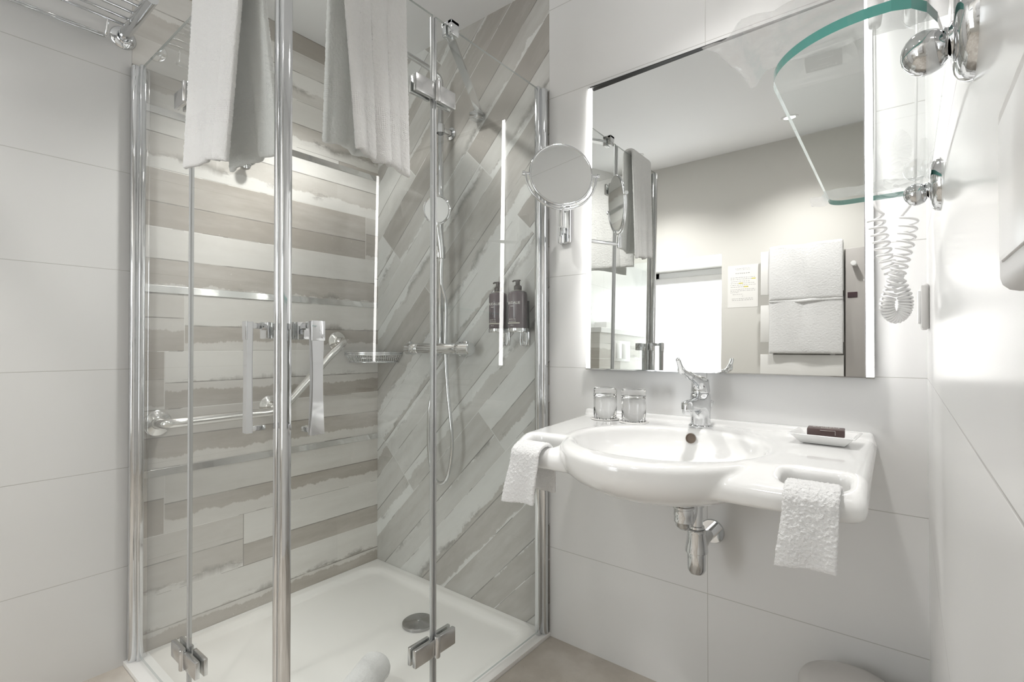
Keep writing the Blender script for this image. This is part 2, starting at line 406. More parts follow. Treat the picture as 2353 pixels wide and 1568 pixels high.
def floormat():
    k = NT('taupe_concrete_tile'); v, x, y, z = k.pos()
    n = k.noise(v, 5, 5, .6); c = k.ramp(n, [(.3, (.38, .34, .295)), (.5, (.47, .43, .38)), (.72, (.58, .545, .50))])
    sp = k.step(k.noise(v, 160, 2), .70, .02); sp = k.math('MULTIPLY', sp, k.step(k.noise(v, 9, 2), .55, .05))
    c = k.mix(k.math('MULTIPLY', sp, .7), c, (.10, .09, .08)); k.l.new(c, k.b.inputs['Base Color']); k.b.inputs['Roughness'].default_value = .45
    k.bump(n, .2, .001); return k.m
M['floor'] = floormat()
def terry(name, col, bandv=None):
    """uv in metres; bandv = (v0, v1) dotted woven band"""
    k = NT(name); uv = k.node('ShaderNodeUVMap').outputs[0]; q = k.node('ShaderNodeSeparateXYZ'); k.l.new(uv, q.inputs[0]); u, v = q.outputs[0], q.outputs[1]
    n = k.noise(uv, 420, 2, .6); n2 = k.noise(uv, 90, 2)
    h = k.math('ADD', n, k.math('MULTIPLY', n2, .6))
    if bandv:
        a = k.math('SINE', k.math('MULTIPLY', k.math('ADD', u, v), 2*math.pi/.009)); b = k.math('SINE', k.math('MULTIPLY', k.math('SUBTRACT', u, v), 2*math.pi/.009))
        dots = k.math('MULTIPLY', a, b)
        sel = 0
        for (v0, v1) in bandv:
            s_ = k.math('MULTIPLY', k.math('GREATER_THAN', v, v0), k.math('LESS_THAN', v, v1)); sel = s_ if sel == 0 else k.math('MAXIMUM', sel, s_)
        mx = k.node('ShaderNodeMix', data_type='FLOAT'); k.l.new(sel, mx.inputs[0]); k.l.new(h, mx.inputs[2])
        k.l.new(k.math('MULTIPLY_ADD', dots, .30, .6), mx.inputs[3]); h = mx.outputs[0]
        c = k.mix(k.math('MULTIPLY', sel, k.math('LESS_THAN', dots, -.25)), col, tuple(q_*.94 for q_ in col)); k.l.new(c, k.b.inputs['Base Color'])
    else: k.b.inputs['Base Color'].default_value = (*col, 1)
    k.b.inputs['Roughness'].default_value = .95; k.b.inputs['Sheen Weight'].default_value = .3
    k.bump(h, .8, .003)
    tl = k.node('ShaderNodeBsdfTranslucent'); tl.inputs[0].default_value = (*col, 1); ms = k.node('ShaderNodeMixShader'); ms.inputs[0].default_value = .22
    k.l.new(k.b.outputs[0], ms.inputs[1]); k.l.new(tl.outputs[0], ms.inputs[2]); k.l.new(ms.outputs[0], k.out.inputs[0]); return k.m
M['terry'] = terry('white_terry', (.89, .885, .875), [(.075, .125), (.80, .85)])
M['terry2'] = terry('white_terry_plain', (.90, .90, .90))

# ------------------------------------------------------------------ the room
def struct(name, bm, m, parent=None, **k):
    o = from_bm(name, bm, m, parent, **k)
    if parent is None: o['kind'] = 'structure'
    return o
T = .12
b = BM()  # floor, L-shaped around the shower tray
box(b, (GX+.025, YF-.62, -.1), (R+T, D+T, 0)); box(b, (-L-T, YF-.62, -.1), (GX+.025, GY-.035, 0))
struct('floor', b, M['floor'])
b = BM()  # ceiling: level over the back, rising towards the front wall
def ceil_z(y): return ZC+(ZC2-ZC)*(max(0, (.98-y)/1.98))**1.5
pr = [(D+T, ZC), (1.1, ZC)]+[(.98-i*2.1/32, ceil_z(.98-i*2.1/32)) for i in range(33)]+[(YF-T, ZC2+.3), (D+T, ZC2+.3)]
prism(b, pr, -L-T, R+T, axis=0); struct('ceiling', b, M['paint'], auto=25)
XB = -.937
b = BM(); box(b, (XB, D, -.1), (R+T, D+T, 2.4), mat=0); box(b, (-L, D, -.1), (XB-.0006, D+T, 2.4), mat=1)
struct('wall_back', b, [M['tile_back'], M['plank_diag']])
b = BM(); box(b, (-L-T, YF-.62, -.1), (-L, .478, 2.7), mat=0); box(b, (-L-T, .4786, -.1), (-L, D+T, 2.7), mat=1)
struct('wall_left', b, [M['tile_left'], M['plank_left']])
b = BM(); box(b, (R, YF-.1, -.1), (R+T, D+T, 2.7)); struct('wall_right', b, M['tile_right'])
WX0, WX1, WZ0, WZ1 = -L, -1.118, .40, 1.735
b = BM(); box(b, (WX1, YF-.60, -.1), (R+T, YF, 2.7)); box(b, (WX0, YF-.60, WZ1), (WX1, YF, 2.7)); box(b, (WX0, YF-.60, -.1), (WX1, YF, WZ0))
struct('wall_front', b, M['paintwall'])
# window: frame, frosted daylit blind, cassette
b = BM(); y0 = YF-.52
box(b, (WX0, y0-.05, WZ0), (WX0+.05, y0, WZ1), .004); box(b, (WX1-.045, y0-.05, WZ0), (WX1, y0, WZ1), .004)
box(b, (WX0, y0-.05, WZ1-.06), (WX1, y0, WZ1), .004); box(b, (WX0, y0-.05, WZ0), (WX1, y0, WZ0+.06), .004)
win = struct('window_1', b, M['plastic'])
b = BM(); box(b, (WX0+.02, y0+.002, WZ1-.115), (WX1-.02, y0+.04, WZ1-.055), .012, 3); from_bm('blind_cassette', b, M['plasticg'], win, auto=30)
b = BM(); box(b, (WX0+.035, y0+.004, WZ0+.02), (WX1-.03, y0+.008, WZ1-.10)); from_bm('roller_blind', b, M['blind'], win)
b = BM(); box(b, (WX0+.02, y0-.045, WZ0+.05), (WX1-.02, y0-.04, WZ1-.05)); from_bm('pane', b, M['glass'], win)
b = BM(); lathe(b, [(.012, 0), (.012, .03), (.006, .034)], (WX1-.035, y0+.0, 1.2), (0, 1, 0)); box(b, (WX1-.045, y0+.025, 1.13), (WX1-.027, y0+.04, 1.21), .004); from_bm('window_handle', b, M['plastic'], win, auto=30)
# boxed-in cistern ledge on the left wall
b = BM(); box(b, (-L, YF, 0), (-L+.17, -.28, 1.13), mat=0); box(b, (-L, YF, 1.13), (-L+.185, -.27, 1.165), .003, mat=1)
struct('trim_4', b, [M['plank_left'], M['plastic']])
# mirror-polished strips in the plank tiles
for i, z in enumerate((.552, 1.137, 1.706)):
    b = BM(); box(b, (-L, .50, z), (-L+.0025, D, z+.0235), .0008, 1); struct('trim_%d' % (i+1), b, M['trimmetal'])
# ceiling lights
for i, (x, y) in enumerate([(-.574, -.445), (-1.50, -.40), (-1.40, .95), (-.36, 1.02)]):
    z = ceil_z(y)-.001; nrm = Vector((0, -(ceil_z(y-.01)-ceil_z(y+.01))/.02, -1)).normalized()
    lab = ['round white recessed ceiling downlight over the washbasin side', 'round white recessed ceiling downlight on the window side of the room', 'round white recessed ceiling downlight above the shower tray', 'round white recessed ceiling downlight above the washbasin'][i]
    t = empty('downlight', (x, y, z), lab, 'light')
    b = BM(); lathe(b, [(.030, .0), (.030, .004), (.036, .006), (.044, .004), (.045, -.002)], (x, y, z), nrm, 40); from_bm('bezel', b, M['plastic'], t, auto=40)
    b = BM(); lathe(b, [(0, .003), (.029, .003), (.029, -.002)], (x, y, z), nrm, 32); from_bm('bulb', b, M['lamp'], t)
    ld = bpy.data.lights.new('downlight_beam', 'SPOT'); ld.energy = (21, 26, 32, 19)[i]; ld.spot_size = math.radians((125, 125, 115, 105)[i]); ld.spot_blend = .8; ld.shadow_soft_size = .05; ld.color = (1, .982, .955)
    lo = bpy.data.objects.new('downlight_beam', ld); COL.objects.link(lo); lo.parent = t; lo.location = nrm*.012
    lo.rotation_euler = nrm.to_track_quat('-Z', 'Y').to_euler()

# ------------------------------------------------------------------ shower tray
def tray():
    x0, x1, y0, y1 = -L+.001, GX+.024, GY-.034, D-.001
    n, m = 72, 72; b = BM(); V = []
    dx, dy = -1.345, 1.178
    for i in range(n+1):
        row = []
        for j in range(m+1):
            x = x0+(x1-x0)*i/n; y = y0+(y1-y0)*j/m
            e = min(x-x0-.035, x1-.045-x, y-y0-.045, y1-.035-y)
            # rounded-rectangle recess
            qx = max(abs(x-(x0+x1)/2+.005)-((x1-x0)/2-.04-.09), 0); qy = max(abs(y-(y0+y1)/2-.005)-((y1-y0)/2-.04-.09), 0)
            d = .09-math.hypot(qx, qy) if (qx > 0 or qy > 0) else .09+min(e, .2)*.2
            t = min(max(d/.028, 0), 1); t = t*t*(3-2*t)
            r = math.hypot(x-dx, y-dy)
            z = .012-.013*t-.006*t*(1-min(r/.7, 1))
            row.append(b.verts.new((x, y, z)))
        V.append(row)
    for i in range(n):
        for j in range(m): b.faces.new((V[i][j], V[i+1][j], V[i+1][j+1], V[i][j+1]))
    rim = [V[i][0] for i in range(n+1)]+[V[n][j] for j in range(1, m+1)]+[V[i][m] for i in range(n-1, -1, -1)]+[V[0][j] for j in range(m-1, 0, -1)]
    low = [b.verts.new((v.co.x, v.co.y, -.04)) for v in rim]
    for k in range(len(rim)): b.faces.new((rim[k], low[k], low[(k+1) % len(rim)], rim[(k+1) % len(rim)]))
    b.faces.new(low)
    t = tag(from_bm('shower_tray', b, M['tray'], auto=40), 'flat white square shower tray let into the floor under the glass enclosure', 'shower tray')
    b = BM(); lathe(b, [(0, .0125), (.008, .0125), (.009, .0115), (.050, .0075), (.056, .004), (.0565, -.004), (0, -.004)], (dx, dy, -.002), n=48)
    o = from_bm('drain_cover', b, M['gunmetal'], t, auto=40); o['label'] = 'round satin grey metal drain cover'
tray()

# ------------------------------------------------------------------ shower enclosure
enc = empty('shower_enclosure', (GX, GY, 0), 'corner-entry clear glass shower enclosure with polished chrome posts and hinges', 'shower enclosure')
GZ0 = .022
def pane(name, lo, hi, parent):
    """clear pane with separately coloured cut edges"""
    b = BM(); lo = list(lo); hi = list(hi); thin = min(range(3), key=lambda i: hi[i]-lo[i])
    box(b, lo, hi); b.faces.ensure_lookup_table(); b.normal_update()
    for f in b.faces: f.material_index = 0 if abs(f.normal[thin]) > .9 else 1
    return from_bm(name, b, [M['glass'], M['edge']], parent)
g = .003
def strip(name, lo, hi, parent, mat, bev=.002):
    b = BM(); box(b, lo, hi, bev, 2); return from_bm(name, b, M[mat], parent, auto=40)
HX, HY = -1.448, .889     # hinge lines
# wall profiles (chrome channels)
def profile(name, rects, lo_z, hi_z):
    b = BM()
    for (x0, y0, x1, y1, bv) in rects: box(b, (x0, y0, lo_z), (x1, y1, hi_z), bv, 3)
    return from_bm(name, b, M['chrome'], enc, auto=40)
profile('wall_profile', [(-L, GY-.028, -L+.030, GY+.004, .010), (-L+.028, GY-.010, -L+.040, GY+.006, .003)], .002, 1.828)
profile('wall_profile', [(GX-.018, D-.028, GX+.022, D, .010), (GX-.010, D-.042, GX+.008, D-.026, .003)], .002, 1.832)
# fixed panels
pane('fixed_panel', (-L+.035, GY-g, GZ0), (HX-.005, GY+g, GT), enc)
fp = pane('fixed_panel', (GX-g, HY+.005, GZ0), (GX+g, D-.035, GT), enc)
# doors with seals, corner profile, handle, hinges
def hinge_parts(parent, axis, z):
    """axis 'L': along x on the y=GY plane, 'R': along y on the x=GX plane"""
    b = BM()
    if axis == 'L':
        f = GY-.004
        for s, a0, a1 in ((0, HX-.080, HX-.008), (1, HX+.008, HX+.080)):
            box(b, (a0, f-.012, z), (a1, f, z+.042), .002); box(b, (a0, GY+.004, z), (a1, GY+.014, z+.042), .002)
        lathe(b, [(0, -.004), (.007, -.004), (.008, -.002), (.008, .046), (.007, .048), (0, .048)], (HX, f-.012, z), n=16)
        box(b, (HX-.012, f-.008, z+.004), (HX+.012, f-.003, z+.038))
    else:
        f = GX+.004
        for a0, a1 in ((HY-.072, HY-.008), (HY+.008, HY+.066)):
            box(b, (f, a0, z), (f+.012, a1, z+.044), .002); box(b, (GX-.014, a0, z), (GX-.004, a1, z+.044), .002)
        lathe(b, [(0, -.004), (.007, -.004), (.008, -.002), (.008, .048), (.007, .050), (0, .050)], (f+.012, HY, z), n=16)
        box(b, (f+.003, HY-.012, z+.004), (f+.008, HY+.012, z+.040))
    return from_bm('hinge', b, M['hinge'], parent, auto=35)
def loop_handle(parent, axis):
    """square-section pull handle standing off both faces of the door"""
    b = BM(); zt, zb = 1.015, .794
    if axis == 'L':
        xh = -1.026; X = lambda t: (xh-.014, xh+.014); yo = GY-.045
        P0 = lambda x0, x1, y0_, y1, z0, z1, bv=.002: box(b, (x0, y0_, z0), (x1, y1, z1), bv)
        n = 14
        for k in range(n):   # waisted grip
            z0 = zb+(zt-zb)*k/n; z1 = zb+(zt-zb)*(k+1)/n; f = lambda z: .0090-.002*math.sin(math.pi*(z-zb)/(zt-zb))
            a, c = f(z0), f(z1)
            for (q0, q1) in (((-a, -.006), (-c, -.006)), ):
                v = [b.verts.new((xh+s*a, yo+t*.006, z0)) for s, t in ((-1, -1), (1, -1), (1, 1), (-1, 1))]+[b.verts.new((xh+s*c, yo+t*.006, z1)) for s, t in ((-1, -1), (1, -1), (1, 1), (-1, 1))]
                for i in range(4): b.faces.new((v[i], v[(i+1) % 4], v[4+(i+1) % 4], v[4+i]))
                if k == 0: b.faces.new(v[:4][::-1])
                if k == n-1: b.faces.new(v[4:])
        P0(xh-.006, xh+.006, yo+.004, GY-.012, zt-.014, zt-.002); P0(xh-.006, xh+.006, yo+.004, GY-.012, zb+.002, zb+.013)
        box(b, (xh-.018, GY-.014, zt-.034), (xh+.016, GY-.003, zt), .002); box(b, (xh-.018, GY+.003, zt-.034), (xh+.016, GY+.012, zt), .002)
        tube(b, [(xh-.0005, GY-.020, zt-.008), (xh-.0005, GY-.014, zt-.008)], .0085, 14)
    else:
        yh = .531; xo = GX+.055
        n = 14; f = lambda z: .0140-.0035*math.sin(math.pi*(z-zb)/(zt-zb))
        for k in range(n):
            z0 = zb+(zt-zb)*k/n; z1 = zb+(zt-zb)*(k+1)/n; a, c = f(z0), f(z1)
            v = [b.verts.new((xo+t*.006, yh+s*a, z0)) for s, t in ((-1, -1), (1, -1), (1, 1), (-1, 1))]+[b.verts.new((xo+t*.006, yh+s*c, z1)) for s, t in ((-1, -1), (1, -1), (1, 1), (-1, 1))]
            for i in range(4): b.faces.new((v[i], v[4+i], v[4+(i+1) % 4], v[(i+1) % 4]))
            if k == 0: b.faces.new(v[:4][::-1])
            if k == n-1: b.faces.new(v[4:])
        box(b, (GX+.012, yh-.008, zt-.014), (xo-.004, yh+.008, zt-.002), .002); box(b, (GX+.012, yh-.008, zb+.002), (xo-.004, yh+.008, zb+.013), .002)
        box(b, (GX+.003, yh-.016, zt-.036), (GX+.014, yh+.018, zt), .002); box(b, (GX-.012, yh-.016, zt-.036), (GX-.003, yh+.018, zt), .002)
        tube(b, [(GX+.020, yh, zt-.008), (GX+.014, yh, zt-.008)], .0085, 14)
    bmesh.ops.remove_doubles(b, verts=b.verts, dist=1e-5)
    h = from_bm('handle', b, M['chrome'], parent, auto=35)
    b = BM()
    if axis == 'L': box(b, (xh-.0095, yo-.0075, zt-.036), (xh+.0095, yo-.005, zt+.001), .0008)
    else: box(b, (xo+.005, yh-.0142, zt-.038), (xo+.0075, yh+.0142, zt+.001), .0008)
    childof(h, 'handle_cap', b, M['chrome'])
dl = pane('door', (HX+.005, GY-g, GZ0), (GX-.030, GY+g, GT), enc)
dr = pane('door', (GX-g, GY+.006, GZ0), (GX+g, HY-.005, GT), enc)
for z in (.148, 1.598): hinge_parts(dl, 'L', z); hinge_parts(dr, 'R', z+.002+(.026 if z < 1 else 0))
loop_handle(dl, 'L'); loop_handle(dr, 'R')
strip('corner_profile', (GX-.034, GY-.012, .006), (GX-.0165, GY+.008, GT+.003), dl, 'chrome', .005)
strip('corner_profile', (GX-.0125, GY-.013, .006), (GX+.007, GY+.008, GT+.003), dr, 'chrome', .005)
strip('magnetic_seal', (GX-.0165, GY-.009, .006), (GX-.0145, GY+.004, GT+.002), dl, 'rubber', .0005)
strip('magnetic_seal', (GX-.0145, GY-.009, .006), (GX-.0125, GY+.004, GT+.002), dr, 'dark', .0005)
strip('seal_strip', (HX-.0055, GY-.0055, .012), (HX+.0055, GY+.0045, GT-.004), dl, 'sealm', .002)
strip('seal_strip', (GX-.0045, HY-.0085, .012), (GX+.0055, HY-.0025, GT-.004), dr, 'sealm', .002)
strip('seal_strip', (GX-.0045, HY+.0005, .012), (GX+.0055, HY+.0075, GT-.004), dr, 'sealm', .002)
strip('drip_seal', (HX+.006, GY-.005, .012), (GX-.034, GY+.005, GZ0+.004), dl, 'plasticg', .002)
strip('drip_seal', (GX-.005, GY+.034, .012), (GX+.005, HY-.006, GZ0+.004), dr, 'plasticg', .002)
# support arm from the fixed panel to the back wall
b = BM(); A = Vector((GX-.006, .950, GT-.012)); B_ = Vector((-1.243, D, GT-.004))
d = (B_-A).normalized(); sd = Vector((0, 0, 1)).cross(d).normalized()
def bar(bm, A, B_, wd, ht, mat=0):
    d = (B_-A).normalized(); s = Vector((0, 0, 1)).cross(d).normalized()*wd/2; u = d.cross(s).normalized()*ht/2
    v = [bm.verts.new(p+a*s+c*u) for p in (A, B_) for a, c in ((-1, -1), (1, -1), (1, 1), (-1, 1))]
    for f in ((0, 1, 2, 3), (7, 6, 5, 4), (0, 4, 5, 1), (1, 5, 6, 2), (2, 6, 7, 3), (3, 7, 4, 0)): bm.faces.new([v[i] for i in f]).material_index = mat
bar(b, A, B_-d*.02, .022, .010)
arm = from_bm('support_arm', b, M['chrome'], enc)
b = BM(); box(b, (GX-.018, .936, GT-.026), (GX-.003, .966, GT+.012), .002); box(b, (GX+.003, .936, GT-.026), (GX+.018, .966, GT+.012), .002); box(b, (GX-.018, .936, GT+.001), (GX+.018, .966, GT+.012), .002)
childof(arm, 'glass_clamp', b, M['chrome'])
b = BM(); box(b, (-1.268, D-.040, GT-.018), (-1.226, D, GT+.010), .002); childof(arm, 'wall_bracket', b, M['chrome'])

# ------------------------------------------------------------------ grab bar (angled) on the plank wall
gb = empty('grab_bar', (-L, .9, .73), 'polished steel grab bar, level then angled upward, on the plank wall', 'grab bar')
xg = -L+.062
path = [(-L+.004, .551, .722), (-L+.035, .553, .722), (-L+.056, .565, .723), (xg, .60, .724)]
path += [(xg, .60+.28*k/6, .724+.004*k/6) for k in range(1, 7)]
path += [(xg, .925, .740), (xg, .955, .765)]+[(xg, .955+.20*k/5, .765+.20*k/5) for k in range(1, 5)]
path += [(xg-.002, 1.165, .965), (-L+.050, 1.184, .982), (-L+.03, 1.189, .986), (-L+.004, 1.189, .986)]
b = BM(); tube(b, catmull(path, 5), .0155, 20); from_bm('bar', b, M['steel'], gb, smooth=True)
for (y, z) in ((.551, .722), (1.189, .986), (.908, .742)):
    b = BM(); lathe(b, [(0, .010), (.018, .011), (.020, .008), (.034, .006), (.040, .001), (.040, 0)], (-L, y, z), (1, 0, 0), 40); from_bm('flange', b, M['steel'], gb, auto=50)
b = BM(); tube(b, catmull([(-L+.004, .908, .742), (-L+.03, .908, .742), (-L+.05, .905, .736), (xg, .90, .728)], 5), .011, 16); from_bm('bracket', b, M['steel'], gb, smooth=True)

# ------------------------------------------------------------------ corner basket
cb = empty('corner_basket', (-L, D, .93), 'chrome wire corner basket in the shower corner', 'basket')
def arc_pts(r, k=18): return [(-L+.006+r*math.cos(a), D-.006-r*math.sin(a)) for a in [math.pi/2*i/k for i in range(k+1)]]
rr_ = .165
b = BM(); top = arc_pts(rr_)
tube(b, [(x, y, .938) for x, y in top], .0045, 8); tube(b, [(x, y, .930) for x, y in top], .0045, 8)
tube(b, [(-L+.006, D-.006-rr_, .935), (-L+.006, D-.006, .935), (-L+.006+rr_, D-.006, .935)], .004, 8)
from_bm('rim', b, M['chrome'], cb, smooth=True)
b = BM(); low = arc_pts(rr_*.86, 18)
tube(b, [(x, y, .897) for x, y in low], .0025, 6); tube(b, [(x, y, .915) for x, y in arc_pts(rr_*.93)], .0016, 6)
tube(b, [(-L+.006, D-.006-rr_*.86, .897), (-L+.006, D-.006, .897), (-L+.006+rr_*.86, D-.006, .897)], .0025, 6)
o = from_bm('base_ring', b, M['chrome'], cb, smooth=True)
b = BM()
for i in range(27):
    a = math.pi/2*i/26; f = lambda r, z: (-L+.006+r*math.cos(a), D-.006-r*math.sin(a), z)
    tube(b, [f(rr_, .935), f(rr_*.90, .908), f(rr_*.86, .897)], .0011, 5)
for i in range(1, 10):
    t = i/10*rr_*.86; tube(b, [(-L+.006+t, D-.006, .935), (-L+.006+t, D-.006, .897), (-L+.006+t, D-.006-math.sqrt((rr_*.86)**2-t*t), .897)], .0011, 5)
    tube(b, [(-L+.006, D-.006-t, .935), (-L+.006, D-.006-t, .897)], .0011, 5)
from_bm('wire_grid', b, M['chrome'], cb, smooth=True)

# ------------------------------------------------------------------ shower column
xr, yr = -1.400, D-.060
sh = empty('shower_column', (-1.41, D, .95), 'chrome thermostatic shower column with hand shower on the diagonal plank wall', 'shower')
zm = .955
b = BM(); prof = [(0, -.170), (.020, -.170), (.0225, -.168), (.0225, -.110), (.021, -.108), (.0215, -.106), (.0215, .100), (.021, .102), (.0225, .106), (.0225, .152), (.020, .155), (0, .155)]
lathe(b, prof, (-1.41, yr, zm), (1, 0, 0), 36)
for dx in (-.075, .075): lathe(b, [(.012, 0), (.012, .045)], (-1.41+dx, D-.055, zm), (0, 1, 0), 20); lathe(b, [(.030, .0), (.028, .012), (.012, .014)], (-1.41+dx, D, zm), (0, -1, 0), 28)
mx_ = from_bm('mixer_body', b, M['chrome'], sh, auto=40)
for s, x in ((-1, -1.575), (1, -1.262)):
    b = BM(); lathe(b, [(0, -.022), (.021, -.022), (.024, -.019), (.024, .019), (.021, .022), (0, .022)] if s > 0 else [(0, -.014), (.0215, -.014), (.024, -.012), (.024, .016), (0, .016)], (x, yr, zm), (1, 0, 0), 36)
    box(b, (x-.010, yr-.010, zm+.020), (x+.010, yr+.004, zm+.030), .003); from_bm('control_knob', b, M['chrome'], sh, auto=40)
b = BM(); tube(b, [(xr, yr, zm+.015), (xr, yr, 1.5), (xr, yr, 1.955)], .0115, 20); tube(b, catmull([(xr, yr, 1.95), (xr, yr, 1.985), (xr-.003, yr-.02, 2.005), (xr-.01, yr-.10, 2.02), (xr-.02, yr-.30, 2.03)], 6), .010, 16)
from_bm('riser_rail', b, M['chrome'], sh, smooth=True)
b = BM(); lathe(b, [(.012, 0), (.012, .045)], (xr, D-.055, 1.80), (0, 1, 0), 20); lathe(b, [(.024, 0), (.024, .006), (.014, .010)], (xr, D, 1.80), (0, -1, 0), 28); lathe(b, [(.016, -.016), (.016, .016)], (xr, yr, 1.80), (0, 0, 1), 24)
from_bm('rail_bracket', b, M['chrome'], sh, auto=40)
b = BM(); lathe(b, [(0, 0), (.095, 0), (.10, .003), (.10, .010), (.03, .020), (.014, .030), (0, .03)], (xr-.02, yr-.31, 2.00), (0, 0, 1), 48); from_bm('rain_head', b, M['chrome'], sh, auto=40)
# slider and hand shower
zs = 1.325
b = BM(); lathe(b, [(.018, -.022), (.019, -.02), (.019, .02), (.018, .022)], (xr, yr, zs), (0, 0, 1), 28); tube(b, [(xr-.035, yr, zs), (xr+.015, yr-.01, zs), (xr+.040, yr-.035, zs+.004)], .0095, 16)
from_bm('slider', b, M['chrome'], sh, auto=40)
hx, hy = xr+.046, yr-.040
b = BM(); tube(b, catmull([(hx, hy+.003, zs-.035), (hx, hy, zs+.01), (hx+.000, hy-.006, zs+.045), (hx+.003, hy-.014, zs+.075), (hx+.006, hy-.020, zs+.098)], 6), [.0105, .0105, .0105, .0108, .011, .0112, .0115, .0118, .012, .0122, .0125, .0128, .013, .0132, .0135, .0136, .0137, .0138, .014, .0142, .0145, .015, .015, .015, .015], 18)
hs = from_bm('hand_shower', b, M['chrome'], sh, smooth=True)
hc = Vector((hx+.014, hy-.034, zs+.138)); hn = Vector((.42, -.88, -.20)).normalized()
b = BM(); lathe(b, [(0, -.022), (.020, -.021), (.044, -.014), (.052, -.004), (.053, .003), (.050, .0055), (.047, .004)], hc, hn, 48); childof(hs, 'head', b, M['chrome'], 40)
b = BM(); lathe(b, [(0, .0052), (.046, .0052), (.047, .003)], hc, hn, 48); o = childof(hs, 'spray_plate', b, M['white_spray'], 40); o['label'] = 'round white spray plate'
hose = [(hx, hy+.003, zs-.03), (-1.362, yr-.03, 1.20), (-1.364, yr-.005, 1.12), (-1.372, yr, .96), (-1.360, yr, .80), (-1.338, yr, .64), (-1.340, yr, .55), (-1.362, yr, .470), (-1.398, yr, .442), (-1.436, yr, .462), (-1.463, yr, .560), (-1.462, yr, .70), (-1.450, yr+.005, .80), (-1.434, yr, .90), (-1.432, yr, .930)]
b = BM(); hp = catmull(hose, 40); tube(b, hp, [.0066+.0007*(i % 2) for i in range(len(hp))], 12); from_bm('hose', b, M['chrome'], sh, smooth=True)
b = BM(); lathe(b, [(.0105, 0), (.0105, .030), (.009, .032), (.009, .045)], (-1.433, yr, .892), (0, 0, 1), 20); from_bm('hose_nut', b, M['chrome'], sh, auto=40)

# ------------------------------------------------------------------ chrome hook on the plank wall
hk = empty('robe_hook', (-L, .815, 1.629), 'small round chrome hook on the plank wall below the left bath towel', 'hook')
b = BM(); lathe(b, [(.022, 0), (.022, .005), (.010, .008), (.008, .030)], (-L, .815, 1.629), (1, 0, 0), 28); from_bm('base', b, M['chrome'], hk, auto=40)
b = BM(); lathe(b, [(.008, 0), (.014, .006), (.020, .016), (.016, .024), (0, .028)], (-L+.028, .815, 1.629), (1, 0, 0), 28); from_bm('knob', b, M['chrome'], hk, auto=50)

# ------------------------------------------------------------------ towel rack, top left
rk = empty('towel_rack', (-L, .456, 1.908), 'chrome multi-rail towel rack high on the white left wall', 'towel rack')
for y in (.456, -.18):
    b = BM(); lathe(b, [(0, .012), (.017, .012), (.019, .009), (.030, .006), (.034, .001), (.034, 0)], (-L, y, 1.905), (1, 0, 0), 40); from_bm('rosette', b, M['chrome'], rk, auto=40)
    b = BM(); tube(b, [(-L+.005, y, 1.905), (-L+.03, y, 1.905)], .011, 16); tube(b, [(-L+.020, y, 1.909), (-L+.262, y, 1.914)], .0155, 24); from_bm('arm', b, M['chrome'], rk, auto=40)
b = BM()
for xx in (.060, .100, .145, .190, .235): tube(b, [(-L+xx, -.18, 1.916), (-L+xx, .456, 1.916)], .0042, 10)
from_bm('rail', b, M['chrome'], rk, smooth=True)
b = BM()
for zz, xx in ((1.880, .028), (1.872, .033)): tube(b, [(-L+xx, -.10, zz), (-L+xx, .405, zz)], .0032, 10)
for y in (.405, .12, -.10): tube(b, catmull([(-L+.060, y, 1.916), (-L+.055, y, 1.90), (-L+.045, y, 1.878), (-L+.030, y, 1.874)], 4), .0035, 8)
from_bm('lower_rail', b, M['chrome'], rk, smooth=True)

# ------------------------------------------------------------------ washbasin (one glazed piece)
BX, DECK = -.42, .757
def basin_sdf(X, Y, Z):
    # plan outline: convex quadrilateral with rounded corners (half planes)
    def hp(ax, ay, bx, by):   # signed distance to the line a->b, inside on the left
        dx, dy = bx-ax, by-ay; l = math.hypot(dx, dy); return ((X-ax)*dy-(Y-ay)*dx)/l
    side = smax(smax(hp(-.722, .905, -.040, .905), hp(-.046, .88, -.052, 1.40), .035), hp(-.795, 1.40, -.727, .895), .035)
    side = smax(side, Y-(D-.0005), .004)
    fall = np.clip((.990-Y)/.085, 0, 1); fall = fall*fall*(3-2*fall)
    topz = DECK-.022*fall
    slab = smax(side, Z-topz, .024); bot = .712-.020*np.clip((1.15-Y)/.2, 0, 1)
    slab = smax(slab, bot-Z, .022)
    # projecting oval bowl
    a, b_ = .226, .262
    r = np.sqrt(((X-BX)/a)**2+((Y-1.09)/b_)**2)
    zz = np.maximum(.735-Z, 0)/.093
    bowl = (np.power(np.power(r, 2.25)+np.power(zz, 2.25)+1e-9, 1/2.25)-1)*.20
    bowl = smax(bowl, Z-DECK, .018)
    s = smin(slab, bowl, .006)
    up = s_box(X, Y, Z, (-.790, D-.024, .74), (-.058, D+.02, .771), .008); s = smin(s, up, .012)
    s = smax(s, Y-(D-.0005), .003)
    ri = np.sqrt(((X-BX)/.200)**2+((Y-1.080)/.186)**2); zi = np.maximum(.762-Z, 0)/.100
    inner = (np.power(np.power(ri, 2.4)+np.power(zi, 2.4)+1e-9, 1/2.4)-1)*.17
    s = smax(s, -inner, .016)
    hole = np.sqrt((X-BX)**2+(Y-1.15)**2)-.021; s = smax(s, -hole, .004)
    for x0, x1 in ((-.704, -.616), (-.170, -.072)):
        s = smax(s, -s_box(X, Y, Z, (x0, .938, .6), (x1, .988, .9), .018), .016)
    return s
me = sdf_mesh(basin_sdf, (-.83, .80, .585), (-.02, 1.41, .79), .0042)
basin = link('washbasin', me, M['ceramic'], None, True)
tag(basin, 'white ceramic wall-hung washbasin with oval bowl and towel slots either side', 'washbasin')
b = BM(); lathe(b, [(0, -.001), (.0105, -.001), (.0125, .002), (.0125, .0035), (.0105, .0035), (.0100, .001), (0, .001)], (-.424, 1.2615, .7345), (0, -1, .28), 28)
